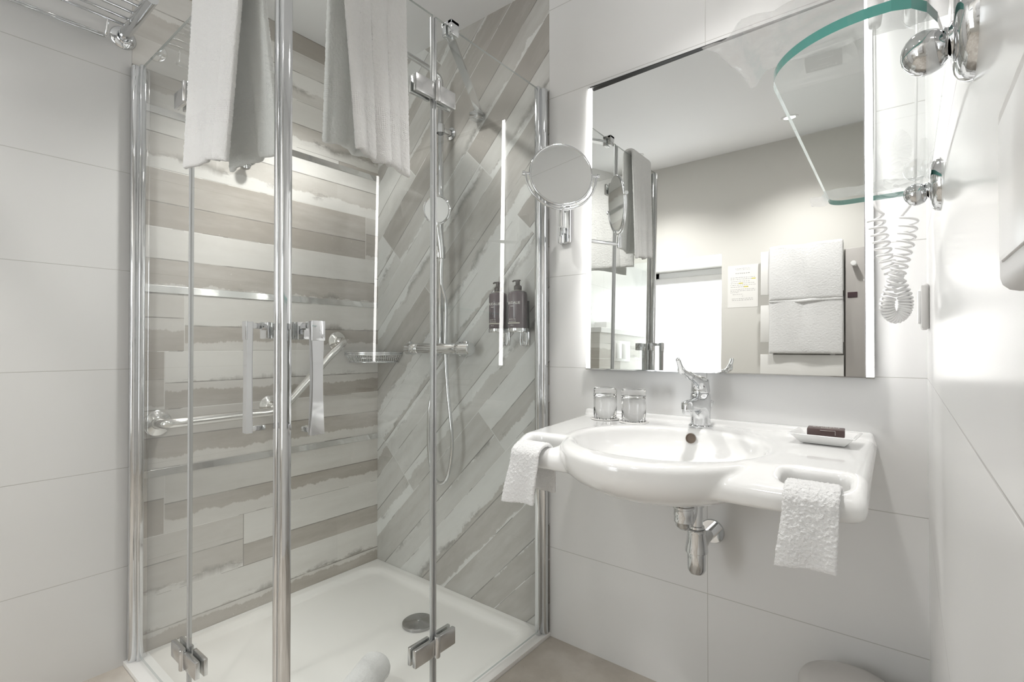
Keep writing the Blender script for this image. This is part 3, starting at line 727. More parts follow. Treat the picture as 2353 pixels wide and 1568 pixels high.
o = from_bm('overflow_ring', b, M['brown'], basin, auto=40); o['label'] = 'round brownish overflow opening'
b = BM(); lathe(b, [(0, .6), (0, .004), (.016, .003), (.021, .0), (.021, -.004), (0, -.004)][1:], (BX, 1.15, .664), n=32)
from_bm('drain_plug', b, M['chrome'], basin, auto=40)

# ------------------------------------------------------------------ basin mixer tap
FX, FY = -.416, 1.312
tp = empty('basin_tap', (FX, FY, DECK), 'chrome single-lever basin tap with long raised lever on the washbasin', 'tap')
def tap_body(X, Y, Z):
    b_ = s_cone(X, Y, Z, FX, FY, DECK+.002, DECK+.088, .0245, .0235, 1, 1, .004)
    sp = s_caps(X, Y, Z, (FX, FY-.01, DECK+.060), (FX, FY-.095, DECK+.066), .021, .012)
    sp = smax(sp, np.abs(X-FX)-.016, .006)
    return smin(b_, sp, .018)
me = sdf_mesh(tap_body, (FX-.04, FY-.13, DECK-.004), (FX+.04, FY+.04, DECK+.11), .0026); link('body', me, M['chrome'], tp, True)
b = BM(); lathe(b, [(0, 0), (.029, 0), (.030, .002), (.030, .005), (.027, .008), (0, .008)], (FX, FY, DECK), n=36); from_bm('base_ring', b, M['chrome'], tp, auto=40)
b = BM(); lathe(b, [(0, 0), (.0115, 0), (.0125, .002), (.0125, .010), (.0145, .012), (.0145, .027), (.012, .030), (0, .030)], (FX, FY-.098, DECK+.044), n=30); from_bm('aerator', b, M['chrome'], tp, auto=40)
def tap_lever(X, Y, Z):
    h = s_cone(X, Y, Z, FX, FY, DECK+.086, DECK+.127, .0240, .0195, 1, 1, .009)
    a = s_caps(X, Y, Z, (FX, FY-.010, DECK+.117), (FX, FY-.085, DECK+.137), .0135, .0080)
    c = s_caps(X, Y, Z, (FX, FY-.085, DECK+.137), (FX, FY-.138, DECK+.151), .0080, .0064)
    d = s_caps(X, Y, Z, (FX, FY-.138, DECK+.151), (FX, FY-.160, DECK+.177), .0064, .0056)
    return smin(smin(smin(h, a, .014), c, .010), d, .010)
me = sdf_mesh(tap_lever, (FX-.03, FY-.19, DECK+.085), (FX+.03, FY+.03, DECK+.185), .0022); lv = link('lever', me, M['chrome'], tp, True)
b = BM(); lathe(b, [(0, .0), (.0028, .0), (.0028, .0012), (0, .0012)], (FX-.004, FY-.0218, DECK+.104), (-.15, -1, 0), 16); childof(lv, 'hot_cold_dot', b, M['blue'])
b = BM(); tube(b, [(FX+.012, FY+.030, DECK+.005), (FX+.013, FY+.034, DECK+.048)], .0022, 8); lathe(b, [(0, 0), (.003, 0), (.0065, .016), (.0055, .022), (0, .024)], (FX+.013, FY+.034, DECK+.045), (.15, .1, 1), 18); from_bm('pop_up_rod', b, M['chrome'], tp, auto=40)

# ------------------------------------------------------------------ bottle trap
tr = empty('bottle_trap', (-.412, 1.262, .40), 'chrome bottle trap and waste pipe under the washbasin', 'pipe')
b = BM(); lathe(b, [(.0215, .062), (.0215, .008), (.0245, .006), (.0245, .002), (.0215, .0), (.0225, -.014), (.0215, -.016), (.0215, -.030), (.019, -.032), (.018, -.040), (.010, -.048), (0, -.050)], (-.412, 1.172, .585), n=36); from_bm('tailpiece', b, M['chrome'], tr, auto=50)
b = BM(); pts = [(-.412, 1.175, .556), (-.412, 1.200, .548), (-.412, 1.222, .562), (-.412, 1.228, .586), (-.412, 1.240, .606), (-.412, 1.256, .604), (-.412, 1.264, .585), (-.412, 1.264, .555), (-.412, 1.264, .505)]
tube(b, catmull(pts, 8), .0150, 20)
for z in (.566, .512): lathe(b, [(.0150, 0), (.0185, .001), (.0185, .007), (.0150, .008)], (-.412, 1.264, z), n=28)
from_bm('swan_neck', b, M['chrome'], tr, auto=60)
b = BM(); lathe(b, [(0, .112), (.020, .112), (.0225, .109), (.0225, .102), (.0215, .100), (.0275, .058), (.0270, .055), (.0225, .053), (.0220, .012), (.017, .003), (0, 0)], (-.412, 1.264, .400), n=40); from_bm('bottle', b, M['chrome'], tr, auto=35)
b = BM(); tube(b, [(-.412, 1.28, .468), (-.412, D-.001, .468)], .0145, 20); lathe(b, [(0, .004), (.030, .004), (.032, 0)], (-.412, D-.0005, .468), (0, -1, 0), 32); lathe(b, [(.018, 0), (.018, .012)], (-.412, 1.292, .468), (0, 1, 0), 24); from_bm('wall_pipe', b, M['chrome'], tr, auto=40)

# ------------------------------------------------------------------ wall mirror with light strips (very slightly out of square, as hung)
Ma, Mt, Md = math.radians(.872), math.radians(-1.204), 1.3757
mn = Vector((math.sin(Ma)*math.cos(Mt), math.cos(Ma)*math.cos(Mt), math.sin(Mt)))
def my(x, z, off=0):   # y of the mirror face at x, z ; off = towards the room
    return Md-((x+.42)*mn.x+(z-1.3)*mn.z)/mn.y-off
mir = empty('wall_mirror', (-.42, D, .9), 'large frameless wall mirror with a lit strip down each side, above the washbasin', 'mirror')
mx0, mx1, mz0, mz1 = -.772, -.0715, .897, 1.776
b = BM()
fr = [b.verts.new((x, my(x, z), z)) for x, z in ((mx0, mz0), (mx1, mz0), (mx1, mz1), (mx0, mz1))]
bk = [b.verts.new((v.co.x, v.co.y+.005, v.co.z)) for v in fr]
b.faces.new(fr).material_index = 0; b.faces.new(bk[::-1]).material_index = 1
for i in range(4): b.faces.new((fr[i], bk[i], bk[(i+1) % 4], fr[(i+1) % 4])).material_index = 1
o = from_bm('mirror_glass', b, [M['mirror'], M['dark']], mir)
b = BM(); box(b, (mx0+.02, my(mx0, mz0)+.009, mz0+.004), (mx1-.02, D, mz0+.05)); from_bm('back_bracket', b, M['gunmetal'], mir)
b = BM(); box(b, (mx0-.002, my(mx1, mz1)-.001, mz1+.0002), (mx1+.002, D, mz1+.0035), mat=0); from_bm('top_rail', b, M['dark'], mir)
b = BM(); box(b, (mx0, my(-.42, mz0)+.0055, mz0-.003), (mx1, D, mz0-.0005)); from_bm('bottom_rail', b, M['chrome'], mir)
for x0, x1 in ((mx0-.0145, mx0-.001), (mx1+.001, mx1+.0165)):
    b = BM(); ya = my(x0, mz0, .002); yb = my(x0, mz1, .002)
    def skew(bm_, z0, z1, dep, y_off, x0_, x1_):
        v = []
        for z in (z0, z1):
            y_ = my(x0, z, y_off)
            v += [bm_.verts.new(p) for p in ((x0_, y_, z), (x1_, y_, z), (x1_, y_+dep, z), (x0_, y_+dep, z))]
        for f in ((0, 1, 2, 3), (7, 6, 5, 4), (0, 4, 5, 1), (1, 5, 6, 2), (2, 6, 7, 3), (3, 7, 4, 0)): bm_.faces.new([v[i] for i in f])
    skew(b, mz0, mz1+.004, .007, .002, x0+.0008, x1-.0008); st = from_bm('light_strip', b, M['strip'], mir)
    b = BM(); skew(b, mz0-.003, mz1+.007, .010, -.0055, x0, x1); childof(st, 'housing', b, M['gunmetal'])
    b = BM(); skew(b, mz0-.004, mz0-.0005, .018, .003, x0, x1); childof(st, 'end_cap', b, M['chrome'])
    b = BM(); skew(b, mz1+.0045, mz1+.008, .018, .003, x0, x1); childof(st, 'end_cap', b, M['chrome'])

# ------------------------------------------------------------------ magnifying mirror on a swing arm
mc = Vector((-.776, 1.214, 1.459)); nn = Vector((.715, -.685, .12)).normalized()
mg = empty('magnifying_mirror', (-.872, D, 1.36), 'round chrome magnifying mirror on a swing arm left of the wall mirror', 'mirror')
b = BM(); lathe(b, [(.088, -.004), (.0925, -.003), (.0945, .001), (.0925, .005), (.0895, .006), (.088, .004)], mc, nn, 72); lathe(b, [(.0, -.005), (.088, -.004)], mc, nn, 72); from_bm('rim', b, M['chrome'], mg, smooth=True)
b = BM(); lathe(b, [(.0, .004), (.0885, .004)], mc, nn, 72); from_bm('mirror_glass', b, M['mirror'], mg, smooth=True)
xh_ = Vector((0, 0, 1)).cross(nn).normalized(); uh = nn.cross(xh_).normalized()
b = BM(); tube(b, [mc+(xh_*math.cos(a)+uh*math.sin(a))*.1035 for a in [math.pi+math.pi*i/40 for i in range(41)]], .0034, 10)
for s in (-1, 1): lathe(b, [(0, 0), (.004, 0), (.004, .012), (.0065, .013), (.0065, .020), (0, .020)], mc+xh_*s*.093, xh_*s, 16)
from_bm('yoke', b, M['chrome'], mg, auto=50)
pb = mc-uh*.1035
b = BM(); J = Vector((pb.x, pb.y, 1.318)); tube(b, [pb, Vector((pb.x, pb.y, 1.345))], .0045, 12); tube(b, [Vector((pb.x, pb.y, 1.345)), J-Vector((0, 0, .012))], .0085, 16)
J2 = Vector((-.872, D-.030, 1.322)); tube(b, [J, J2], .0058, 14); tube(b, [J2-Vector((0, 0, .024)), J2+Vector((0, 0, .030))], .010, 18)
from_bm('swing_arm', b, M['chrome'], mg, auto=50)
b = BM(); box(b, (-.894, D-.010, 1.300), (-.850, D, 1.424), .006, 3); box(b, (-.880, D-.022, 1.33), (-.864, D-.009, 1.348), .002); from_bm('wall_plate', b, M['chrome'], mg, auto=40)

# ------------------------------------------------------------------ tumblers upside down on coasters
def tumbler(x, y, lab, lab2):
    z = DECK+.0012
    b = BM(); lathe(b, [(0, 0), (.0395, 0), (.040, .0008), (.0395, .0016), (0, .0016)], (x, y, z), n=40)
    tag(from_bm('coaster', b, M['paper'], None, auto=40), lab2, 'coaster', 'paper coasters on the washbasin')
    z += .0018
    # mouth down: outer wall, thick faceted base on top
    b = BM(); lathe(b, [(.0298, 0), (.0318, 0), (.0325, .003), (.0330, .045), (.0335, .080), (.0325, .086), (.028, .089), (0, .0885), (0, .0715), (.010, .072), (.024, .069), (.0300, .060), (.0305, .040), (.0298, 0)], (x, y, z), n=48)
    for v in b.verts:
        h = v.co.z-z
        if h > .060:
            a = math.atan2(v.co.y-y, v.co.x-x); k = 1+.028*math.cos(8*a)*min((h-.060)/.012, 1); v.co.x = x+(v.co.x-x)*k; v.co.y = y+(v.co.y-y)*k
    bmesh.ops.remove_doubles(b, verts=b.verts, dist=1e-6)
    tag(from_bm('tumbler', b, M['tumbler'], None, smooth=True), lab, 'glass', 'tumblers on the washbasin')
tumbler(-.676, 1.288, 'clear glass tumbler upside down on the washbasin, nearer the shower', 'white coaster under the tumbler nearer the shower')
tumbler(-.588, 1.286, 'clear glass tumbler upside down on the washbasin, nearer the tap', 'white coaster under the tumbler nearer the tap')

# ------------------------------------------------------------------ soap dish and wrapped soap
SX, SY = -.138, 1.262; RZ = math.radians(-4)
Rm = Matrix.Translation((SX, SY, DECK)) @ Matrix.Rotation(RZ, 4, 'Z')
b = BM()
def ring(w, d, z): return [b.verts.new(Rm @ Vector(p)) for p in ((-w, -d, z), (w, -d, z), (w, d, z), (-w, d, z))]
rs_ = [ring(.036, .026, .0005), ring(.040, .030, .0015), ring(.058, .045, .020), ring(.062, .049, .0205), ring(.061, .048, .0225), ring(.055, .042, .0215), ring(.038, .028, .007), ring(.034, .024, .0065)]
for a_, c_ in zip(rs_, rs_[1:]):
    for i in range(4): b.faces.new((a_[i], a_[(i+1) % 4], c_[(i+1) % 4], c_[i]))
b.faces.new(rs_[0][::-1]); b.faces.new(rs_[-1])
bmesh.ops.bevel(b, geom=list(b.edges), offset=.0011, segments=2, affect='EDGES', profile=.5)
tag(from_bm('soap_dish', b, M['ceramic'], None, auto=50), 'small square white porcelain soap dish on the right of the washbasin', 'soap dish')
def textmesh(s, size, ext=.0002, align='CENTER', space=1.0):
    cu = bpy.data.curves.new('lettering', 'FONT'); cu.body = s; cu.size = size; cu.extrude = ext; cu.align_x = align; cu.align_y = 'CENTER'; cu.space_character = space; cu.resolution_u = 3
    o = bpy.data.objects.new('lettering', cu); COL.objects.link(o); bpy.context.view_layer.update()
    me = bpy.data.meshes.new_from_object(o.evaluated_get(bpy.context.evaluated_depsgraph_get())); bpy.data.objects.remove(o); bpy.data.curves.remove(cu)
    return me
Rs = Matrix.Translation((SX+.002, SY, DECK)) @ Matrix.Rotation(math.radians(4), 4, 'Z')
b = BM(); box(b, (-.034, -.0225, .0178), (.034, .0225, .0325), .0015, 2, M=Rs)
sp = tag(from_bm('soap_carton', b, M['choc'], None, auto=40), 'dark brown wrapped soap carton with pale lettering in the white dish', 'soap')
me = textmesh('CAUDALIE', .0095, .0002, space=1.15); b = BM(); b.from_mesh(me)
for v in b.verts: v.co = Rs @ Vector((v.co.x, v.co.y+.010, .0327+v.co.z))
me2 = textmesh('SAVON', .0055, .0002); t2 = bmesh.new(); t2.from_mesh(me2)
for v in t2.verts: v.co = Rs @ Vector((v.co.x, v.co.y-.003, .0327+v.co.z))
from_bm('printed_lettering', b, M['print'], sp); from_bm('printed_lettering', t2, M['print'], sp); b = BM(); box(b, (.017, -.0232, .0215), (.0175, -.0224, .0305), M=Rs); box(b, (-.010, -.0232, .0300), (.0175, -.0224, .0305), M=Rs)
from_bm('printed_line', b, M['print'], sp)

# ------------------------------------------------------------------ cloth builder
def cloth(name, pathf, nu, nv, wid, length, thick, mat, fuzz=.0016, parent=None):
    """pathf(u, v) -> point ; u across (0..1), v along (0..1). thick padded sheet with uv in metres"""
    P_ = [[Vector(pathf(i/nu, j/nv)) for j in range(nv+1)] for i in range(nu+1)]
    N_ = [[None]*(nv+1) for _ in range(nu+1)]
    for i in range(nu+1):
        for j in range(nv+1):
            a = P_[min(i+1, nu)][j]-P_[max(i-1, 0)][j]; c = P_[i][min(j+1, nv)]-P_[i][max(j-1, 0)]
            n = a.cross(c); N_[i][j] = n.normalized() if n.length > 1e-9 else Vector((0, 0, 1))
    b = BM(); uvl = b.loops.layers.uv.new('UVMap'); sides = []
    uvd = {}
    for s in (1, -1):
        g_ = []
        for i in range(nu+1):
            row = []
            for j in range(nv+1):
                e = min(i, nu-i)/nu*wid; f = min(j, nv-j)/nv*length; t = thick/2*min(1, .45+.55*math.sqrt(min(1, min(e, f)/(thick*.8))))
                p = P_[i][j]+N_[i][j]*s*t
                q = p*260; p = p+N_[i][j]*s*fuzz*noise.noise(q)+Vector((noise.noise(q+Vector((9, 0, 0))), noise.noise(q+Vector((0, 9, 0))), noise.noise(q+Vector((0, 0, 9)))))*fuzz*.6
                v = b.verts.new(p); uvd[v] = (i/nu*wid, j/nv*length); row.append(v)
            g_.append(row)
        sides.append(g_)
    A_, B2 = sides
    for i in range(nu):
        for j in range(nv):
            b.faces.new((A_[i][j], A_[i+1][j], A_[i+1][j+1], A_[i][j+1])); b.faces.new((B2[i][j], B2[i][j+1], B2[i+1][j+1], B2[i+1][j]))
    for i in range(nu):
        b.faces.new((A_[i][0], B2[i][0], B2[i+1][0], A_[i+1][0])); b.faces.new((A_[i][nv], A_[i+1][nv], B2[i+1][nv], B2[i][nv]))
    for j in range(nv):
        b.faces.new((A_[0][j], A_[0][j+1], B2[0][j+1], B2[0][j])); b.faces.new((A_[nu][j], B2[nu][j], B2[nu][j+1], A_[nu][j+1]))
    for f in b.faces:
        for lp in f.loops: lp[uvl].uv = uvd[lp.vert]
    return from_bm(name, b, mat, parent, smooth=True)
def lerp(a, b_, t): return a+(b_-a)*t
def sm(t): t = min(max(t, 0), 1); return t*t*(3-2*t)

# bath towels folded over the shower doors.  v = 0 outer hem ... 1 inner hem
def drape(v, zb_out, zb_in, ztop, off, rad):
    """returns (signed offset from glass plane: - outside .. + inside, z)"""
    Lo, Li, La = ztop-zb_out, ztop-zb_in, math.pi*off
    s = v*(Lo+Li+La)
    if s < Lo: return -off, zb_out+s, s/Lo, 0
    if s < Lo+La:
        a = (s-Lo)/La*math.pi; return -off*math.cos(a), ztop+off*math.sin(a)*.8, 1, .5
    s -= Lo+La; return off, ztop-s, 1-s/Li, 1
def towel_left(u, v):
    o_, z, up_, side = drape(v, 1.385, 1.388, GT+.004, .018, 0)
    if side == 0: x0, x1 = lerp(-1.372, -1.385, up_), lerp(-1.128, -1.108, up_)
    elif side == 1: x0, x1 = lerp(-1.300, -1.385, sm(up_)), lerp(-1.050, -1.108, sm(up_))
    else: x0, x1 = -1.385, -1.108
    x = lerp(x0, x1, u); dn = 1-up_
    wave = .010*math.sin(u*7.2+1.0)*dn+.006*math.sin(u*15+2)*dn
    if side == 0:
        z += dn*(.012-.030*u+.010*math.sin(math.pi*u*1.3)); y = GY+o_-.010*dn-abs(wave)-.012*dn*sm((u-.55)*3)
    else: z += dn*(.012*(.5-u)); y = GY+o_+.006*dn+abs(wave)*.8
    return (x, y, z)
tw = cloth('bath_towel', towel_left, 90, 320, .26, .95, .015, M['terry'])
tag(tw, 'white bath towel folded over the left shower door, left of the corner post', 'towel', 'bath towels hanging over the shower doors')
def towel_right(u, v):
    o_, z, up_, side = drape(v, 1.378, 1.415, GT+.004, .020, 0)
    if side == 0: y0, y1 = lerp(.628, .603, up_), lerp(.772, .778, up_)
    elif side == 1: y0, y1 = lerp(.604, .603, up_), lerp(.755, .778, up_)
    else: y0, y1 = .603, .778
    y = lerp(y0, y1, u); dn = 1-up_
    wave = .012*math.sin(u*8.5+.4)*dn+.007*math.sin(u*19+1)*dn
    if side == 0:
        z += dn*(.010*(.5-u)*2+.004*math.sin(u*11)); x = GX-o_+.010*dn+abs(wave)
    else: x = GX-o_-.012*dn-abs(wave)*.8; z += dn*.004*math.sin(u*8)
    return (x, y, z)
tw = cloth('bath_towel', towel_right, 80, 320, .24, .95, .016, M['terry'])
tag(tw, 'white bath towel folded over the right shower door, right of the corner post', 'towel', 'bath towels hanging over the shower doors')

# guest towels through the washbasin slots, over the front bars
def guest(x0, x1, zfront, zback, spread, yb, zt, skew=0):
    pts = [(yb-.050, zfront), (yb-.046, zfront+.04), (yb-.038, zt-.030), (yb-.032, zt-.006), (yb-.012, zt+.006), (yb+.012, zt+.005), (yb+.027, zt-.012), (yb+.031, zt-.045), (yb+.030, zback)]
    pc = catmull([(0, y, z) for y, z in pts], 10)
    ln = [0]
    for a, c in zip(pc, pc[1:]): ln.append(ln[-1]+(c-a).length)
    def f(u, v):
        s = v*ln[-1]; k = max(i for i in range(len(ln)) if ln[i] <= s+1e-9); k = min(k, len(pc)-2); t = (s-ln[k])/(ln[k+1]-ln[k]+1e-9); p = pc[k].lerp(pc[k+1], t)
        dn = sm((zt-.02-p.z)/.10); fr = 1 if v < .55 else 0
        x = lerp(x0-spread*dn*fr, x1+spread*.3*dn*fr, u)+skew*dn*fr
        return (x, p.y-(.005*math.sin(u*6+1)*dn if fr else 0), p.z+(dn*fr*.005*(u-.5)))
    return f, ln[-1]
f, ln = guest(-.155, -.079, .628, .690, .004, .921, .7385, -.004)
tw = cloth('guest_towel', f, 56, 150, .08, ln, .009, M['terry2'], .0018)
tag(tw, 'small white guest towel hanging through the right slot of the washbasin', 'towel', 'guest towels on the washbasin')
f, ln = guest(-.700, -.626, .622, .634, .008, .921, .7385, -.004)
tw = cloth('guest_towel', f, 56, 150, .08, ln, .009, M['terry2'], .0014)
tag(tw, 'small white guest towel hanging through the left slot of the washbasin, beside the shower', 'towel', 'guest towels on the washbasin')

# rolled white bath mat lying in the tray
a0, a1 = Vector((-1.195, .895, .053)), Vector((-1.085, .660, .053)); dd = (a1-a0).normalized(); xx_, yy_ = frame_from(dd)
b = BM(); uvl = b.loops.layers.uv.new('UVMap'); n1, n2 = 90, 120; rings = []; uvd = {}
for i in range(n1+1):
    t = i/n1; row = []
    e = min(t, 1-t)*(a1-a0).length; rr = .044*min(1, .72+.28*math.sqrt(min(1, e/.012)))
    for k in range(n2):
        a = 2*math.pi*k/n2; r = rr*(1+.03*math.sin(3*a+4*t)); p = a0.lerp(a1, t)+(xx_*math.cos(a)+yy_*math.sin(a))*r; p.z = max(p.z, .010); p += (p-a0.lerp(a1, t)).normalized()*.0012*noise.noise(p*220)
        v = b.verts.new(p); uvd[v] = (t*.27, k/n2*.3+1.0); row.append(v)
    rings.append(row)
for r0_, r1_ in zip(rings, rings[1:]):
    for k in range(n2): b.faces.new((r0_[k], r0_[(k+1) % n2], r1_[(k+1) % n2], r1_[k]))
for row, c0, sgn in ((rings[0], a0, -1), (rings[-1], a1, 1)):   # spiral end faces
    prev = row
    for q in range(1, 9):
        cur = []
        for k in range(n2):
            p = c0.lerp(row[k].co, 1-q/9)+dd*sgn*(.004*(1-abs((q % 2)*2-1))+.003)
            v = b.verts.new(p); uvd[v] = (q*.01, k/n2*.2+1.0); cur.append(v)
        for k in range(n2): b.faces.new((prev[k], prev[(k+1) % n2], cur[(k+1) % n2], cur[k]))
        prev = cur
    b.faces.new(prev)
for f_ in b.faces:
    for lp in f_.loops: lp[uvl].uv = uvd.get(lp.vert, (0, 1))
tag(from_bm('rolled_bath_mat', b, M['terry2'], None, smooth=True), 'rolled white terry bath mat lying in the shower tray', 'bath mat')

# ------------------------------------------------------------------ glass shelf on the right wall, with wrapped plastic bag
ZS = 1.186
shf = empty('glass_shelf', (R, .76, ZS), 'clear glass shelf with teal edge on two chrome brackets on the right wall', 'shelf')
pl = []
for i in range(25):    # near rounded end
    a = math.pi+math.pi/2*i/24; pl.append((-.016+.070*math.cos(a), .470+.068*math.sin(a)))
pl += [(-.006, .4025), (.004, .407), (.012, .418), (.018, .436), (.022, .462), (.026, .50)]
pl += [(.026, .890), (.018, .905), (.002, .914)]
for i in range(9):
    a = math.pi/2+math.pi/2*i/8; pl.append((-.070+.020*math.cos(a), .890+.024*math.sin(a)))
b = BM(); prism(b, pl, ZS-.0036, ZS+.0036); b.normal_update()
for f_ in b.faces: f_.material_index = 0 if abs(f_.normal.z) > .9 else 1
o = from_bm('glass_plate', b, [M['shelfglass'], M['teal']], shf)
for y in (.440, .846):
    b = BM(); zc = ZS-.011
    lathe(b, [(0, .0105), (.022, .0105), (.027, .0095), (.0305, .0075), (.033, .004), (.034, 0)], (R, y, zc), (-1, 0, 0), 72); br = from_bm('bracket', b, M['chrome'], shf, auto=30)
    b = BM(); lathe(b, [(.010, .008), (.0115, .0095), (.0115, .011), (.0085, .0125), (.0085, .0135), (.0095, .015)], (R, y, zc-.005), (-1, 0, 0), 48)
    lathe(b, [(.0095, .014), (.0125, .017), (.0138, .0205), (.0145, .024), (.0142, .0275), (.0128, .031), (.0105, .034), (.0070, .0365), (.0035, .0378), (0, .0382)], (R, y, zc-.006), (-1, 0, -.12), 56); childof(br, 'clamp', b, M['chrome'], 70)
# clear film bag: crumpled sheet around the near part of the shelf and a strip at the far end
def film_sheet(name, x0, x1, y0, y1, nu, nv, amp, z, corner=None, lab='', grp=None):
    b = BM(); G = []
    for i in range(nu+1):
        row = []
        for j in range(nv+1):
            u, v = i/nu, j/nv; x = lerp(x0, x1, u); y = lerp(y0, y1, v)
            if corner: x += corner[0]*(1-u)**3*(1-v)**2; y += corner[1]*(1-u)**3*(1-v)**2
            q = Vector((x*22, y*22, .7)); h = abs(noise.noise(q))*amp+abs(noise.noise(q*2.7))*amp*.5
            e = sm((-.088-x)/.010)      # outside the glass edge the film droops
            row.append(b.verts.new((x, y, z+.0012+h-e*.010)))
        G.append(row)
    for i in range(nu):
        for j in range(nv): b.faces.new((G[i][j], G[i+1][j], G[i+1][j+1], G[i][j+1]))
    bb = from_bm(name, b, M['film'], None, smooth=True)
    md = bb.modifiers.new('thickness', 'SOLIDIFY'); md.thickness = .0003; md.offset = 1
    return tag(bb, lab, 'plastic bag', grp)
film_sheet('plastic_bag', -.101, .024, .374, .450, 60, 70, .007, ZS+.0045, (-.014, -.006), 'crumpled clear plastic bag lying on the near end of the glass shelf')
film_sheet('plastic_bag', -.114, .020, .860, .910, 60, 34, .006, ZS+.0045, (.004, -.010), 'clear plastic wrapper lying on the far end of the glass shelf')

# ------------------------------------------------------------------ coiled hair-dryer cord beside the mirror
cd = []
def helix(pa, pb, turns, r, ph=0, n=14):
    pa, pb = Vector(pa), Vector(pb); d = pb-pa; out = []
    x_ = Vector((1, 0, 0)); y_ = Vector((0, 1, 0)) if abs(d.normalized().z) > .5 else Vector((0, 0, 1))
    for i in range(int(turns*n)):
        t = i/(turns*n); a = 2*math.pi*i/n+ph; out.append((t, a))
    return out
yc = 1.135
ctrl = catmull([(-.043, yc, 1.205), (-.036, yc, 1.165), (-.026, yc, 1.12), (-.010, yc, 1.080), (.000, yc, 1.050), (-.002, yc, 1.028), (-.012, yc, 1.017), (-.023, yc-.006, 1.024), (-.026, yc-.014, 1.044), (-.016, yc-.024, 1.075), (-.006, yc-.026, 1.115), (.002, yc-.026, 1.155), (.006, yc-.026, 1.190)], 24)
acc = [0]
for a, c in zip(ctrl, ctrl[1:]): acc.append(acc[-1]+(c-a).length)
tot = acc[-1]; pts = []; turns = 47; N = turns*16
def density(t): # turns are tighter near the bottom
    return t-.0*t+.105*math.sin(2*math.pi*t)
k = 0; xf = Vector((1, 0, 0))
for i in range(N+1):
    t = i/N; s = density(t)*tot; s = min(max(s, 0), tot-1e-6)
    while k < len(acc)-2 and acc[k+1] < s: k += 1
    while k > 0 and acc[k] > s: k -= 1
    p = ctrl[k].lerp(ctrl[k+1], (s-acc[k])/(acc[k+1]-acc[k])); d = (ctrl[k+1]-ctrl[k]).normalized()
    xf = Vector((0, 1, 0)); bx = d.cross(xf).normalized(); yf_ = bx.cross(d)
    a = 2*math.pi*turns*t; pts.append(p+(bx*math.cos(a)+yf_*math.sin(a))*(.0085+.0040*abs(2*t-1)**1.2))
e0, e1 = pts[0], pts[-1]
lead0 = catmull([(-.044, 1.20, 1.60), (-.044, 1.19, 1.42), (-.044, 1.15, 1.27), (-.043, yc, 1.225), e0], 8)[:-1]
lead1 = catmull([e1, (.010, yc-.03, 1.215), (.014, 1.108, 1.245), (.016, 1.112, 1.35), (.020, 1.15, 1.60)], 8)[1:]
hd = empty('hair_dryer', (R, 1.18, 1.62), 'white wall hair dryer whose coiled white cord hangs in a loop beside the mirror', 'hair dryer')
b = BM(); tube(b, lead0+pts+lead1, .0022, 8); o = from_bm('coiled_cord', b, M['cordm'], hd, smooth=True); o['label'] = 'coiled white cord hanging in a loop'
b = BM(); box(b, (R-.035, 1.14, 1.585), (R, 1.24, 1.74), .012, 3); from_bm('wall_holder', b, M['plastic'], hd, auto=40)
b = BM(); lathe(b, [(0, -.045), (.026, -.04), (.034, -.015), (.034, .02), (.024, .055), (.020, .09), (0, .09)], (R-.075, 1.19, 1.70), (0, -1, .1), 32); from_bm('barrel', b, M['plastic'], hd, auto=50)
b = BM(); tube(b, catmull([(R-.075, 1.20, 1.68), (R-.078, 1.205, 1.64), (-.044, 1.20, 1.59)], 6), [.017, .014, .010], 20); from_bm('handle', b, M['plastic'], hd, smooth=True)

# ------------------------------------------------------------------ switch plates on the right wall
def plate(name, y0, y1, z0, z1, t, lab, mat):
    o = empty(name, (R, (y0+y1)/2, (z0+z1)/2), lab, 'switch')
    b = BM(); pr_ = []; c = (z1-z0)*.16
    box(b, (R-t, y0, z0), (R, y1, z1), min(t*.42, .006), 3); from_bm('frame', b, M[mat], o, auto=40)
    b = BM(); dy = (y1-y0)*.14; dz = (z1-z0)*.14; box(b, (R-t-(.005 if y0 > 1 else .001), y0+dy, z0+dz), (R-t+.001, y1-dy, z1-dz), .0015, 2); from_bm('rocker', b, M['plastic'], o, auto=40)
plate('shaver_socket', 1.238, 1.318, .998, 1.086, .0125, 'small white switch plate at the far end of the right wall, below the shelf', 'plasticg')
plate('light_switch', .159, .238, .985, 1.049, .011, 'pale grey light switch plate on the right wall at the right edge of view', 'plasticg')

# ------------------------------------------------------------------ pedal bin under the washbasin
PX, PY = -.098, 1.262
bn = empty('pedal_bin', (PX, PY, 0), 'matt grey round pedal bin on the floor in the right corner', 'bin')
b = BM(); lathe(b, [(0, 0), (.090, 0), (.092, .004), (.092, .018), (.088, .020), (.088, .222), (.086, .224), (0, .224)], (PX, PY, 0.001), n=56); from_bm('body', b, M['bin'], bn, auto=30)
b = BM(); lathe(b, [(.091, .222), (.092, .226), (.092, .243), (.088, .252), (.070, .2585), (.035, .262), (0, .263)], (PX, PY, .0015), n=56); from_bm('lid', b, M['bin'], bn, auto=50)
b = BM(); box(b, (PX-.018, PY-.118, .012), (PX+.018, PY-.085, .018), .002); from_bm('pedal', b, M['rubber'], bn, auto=40)

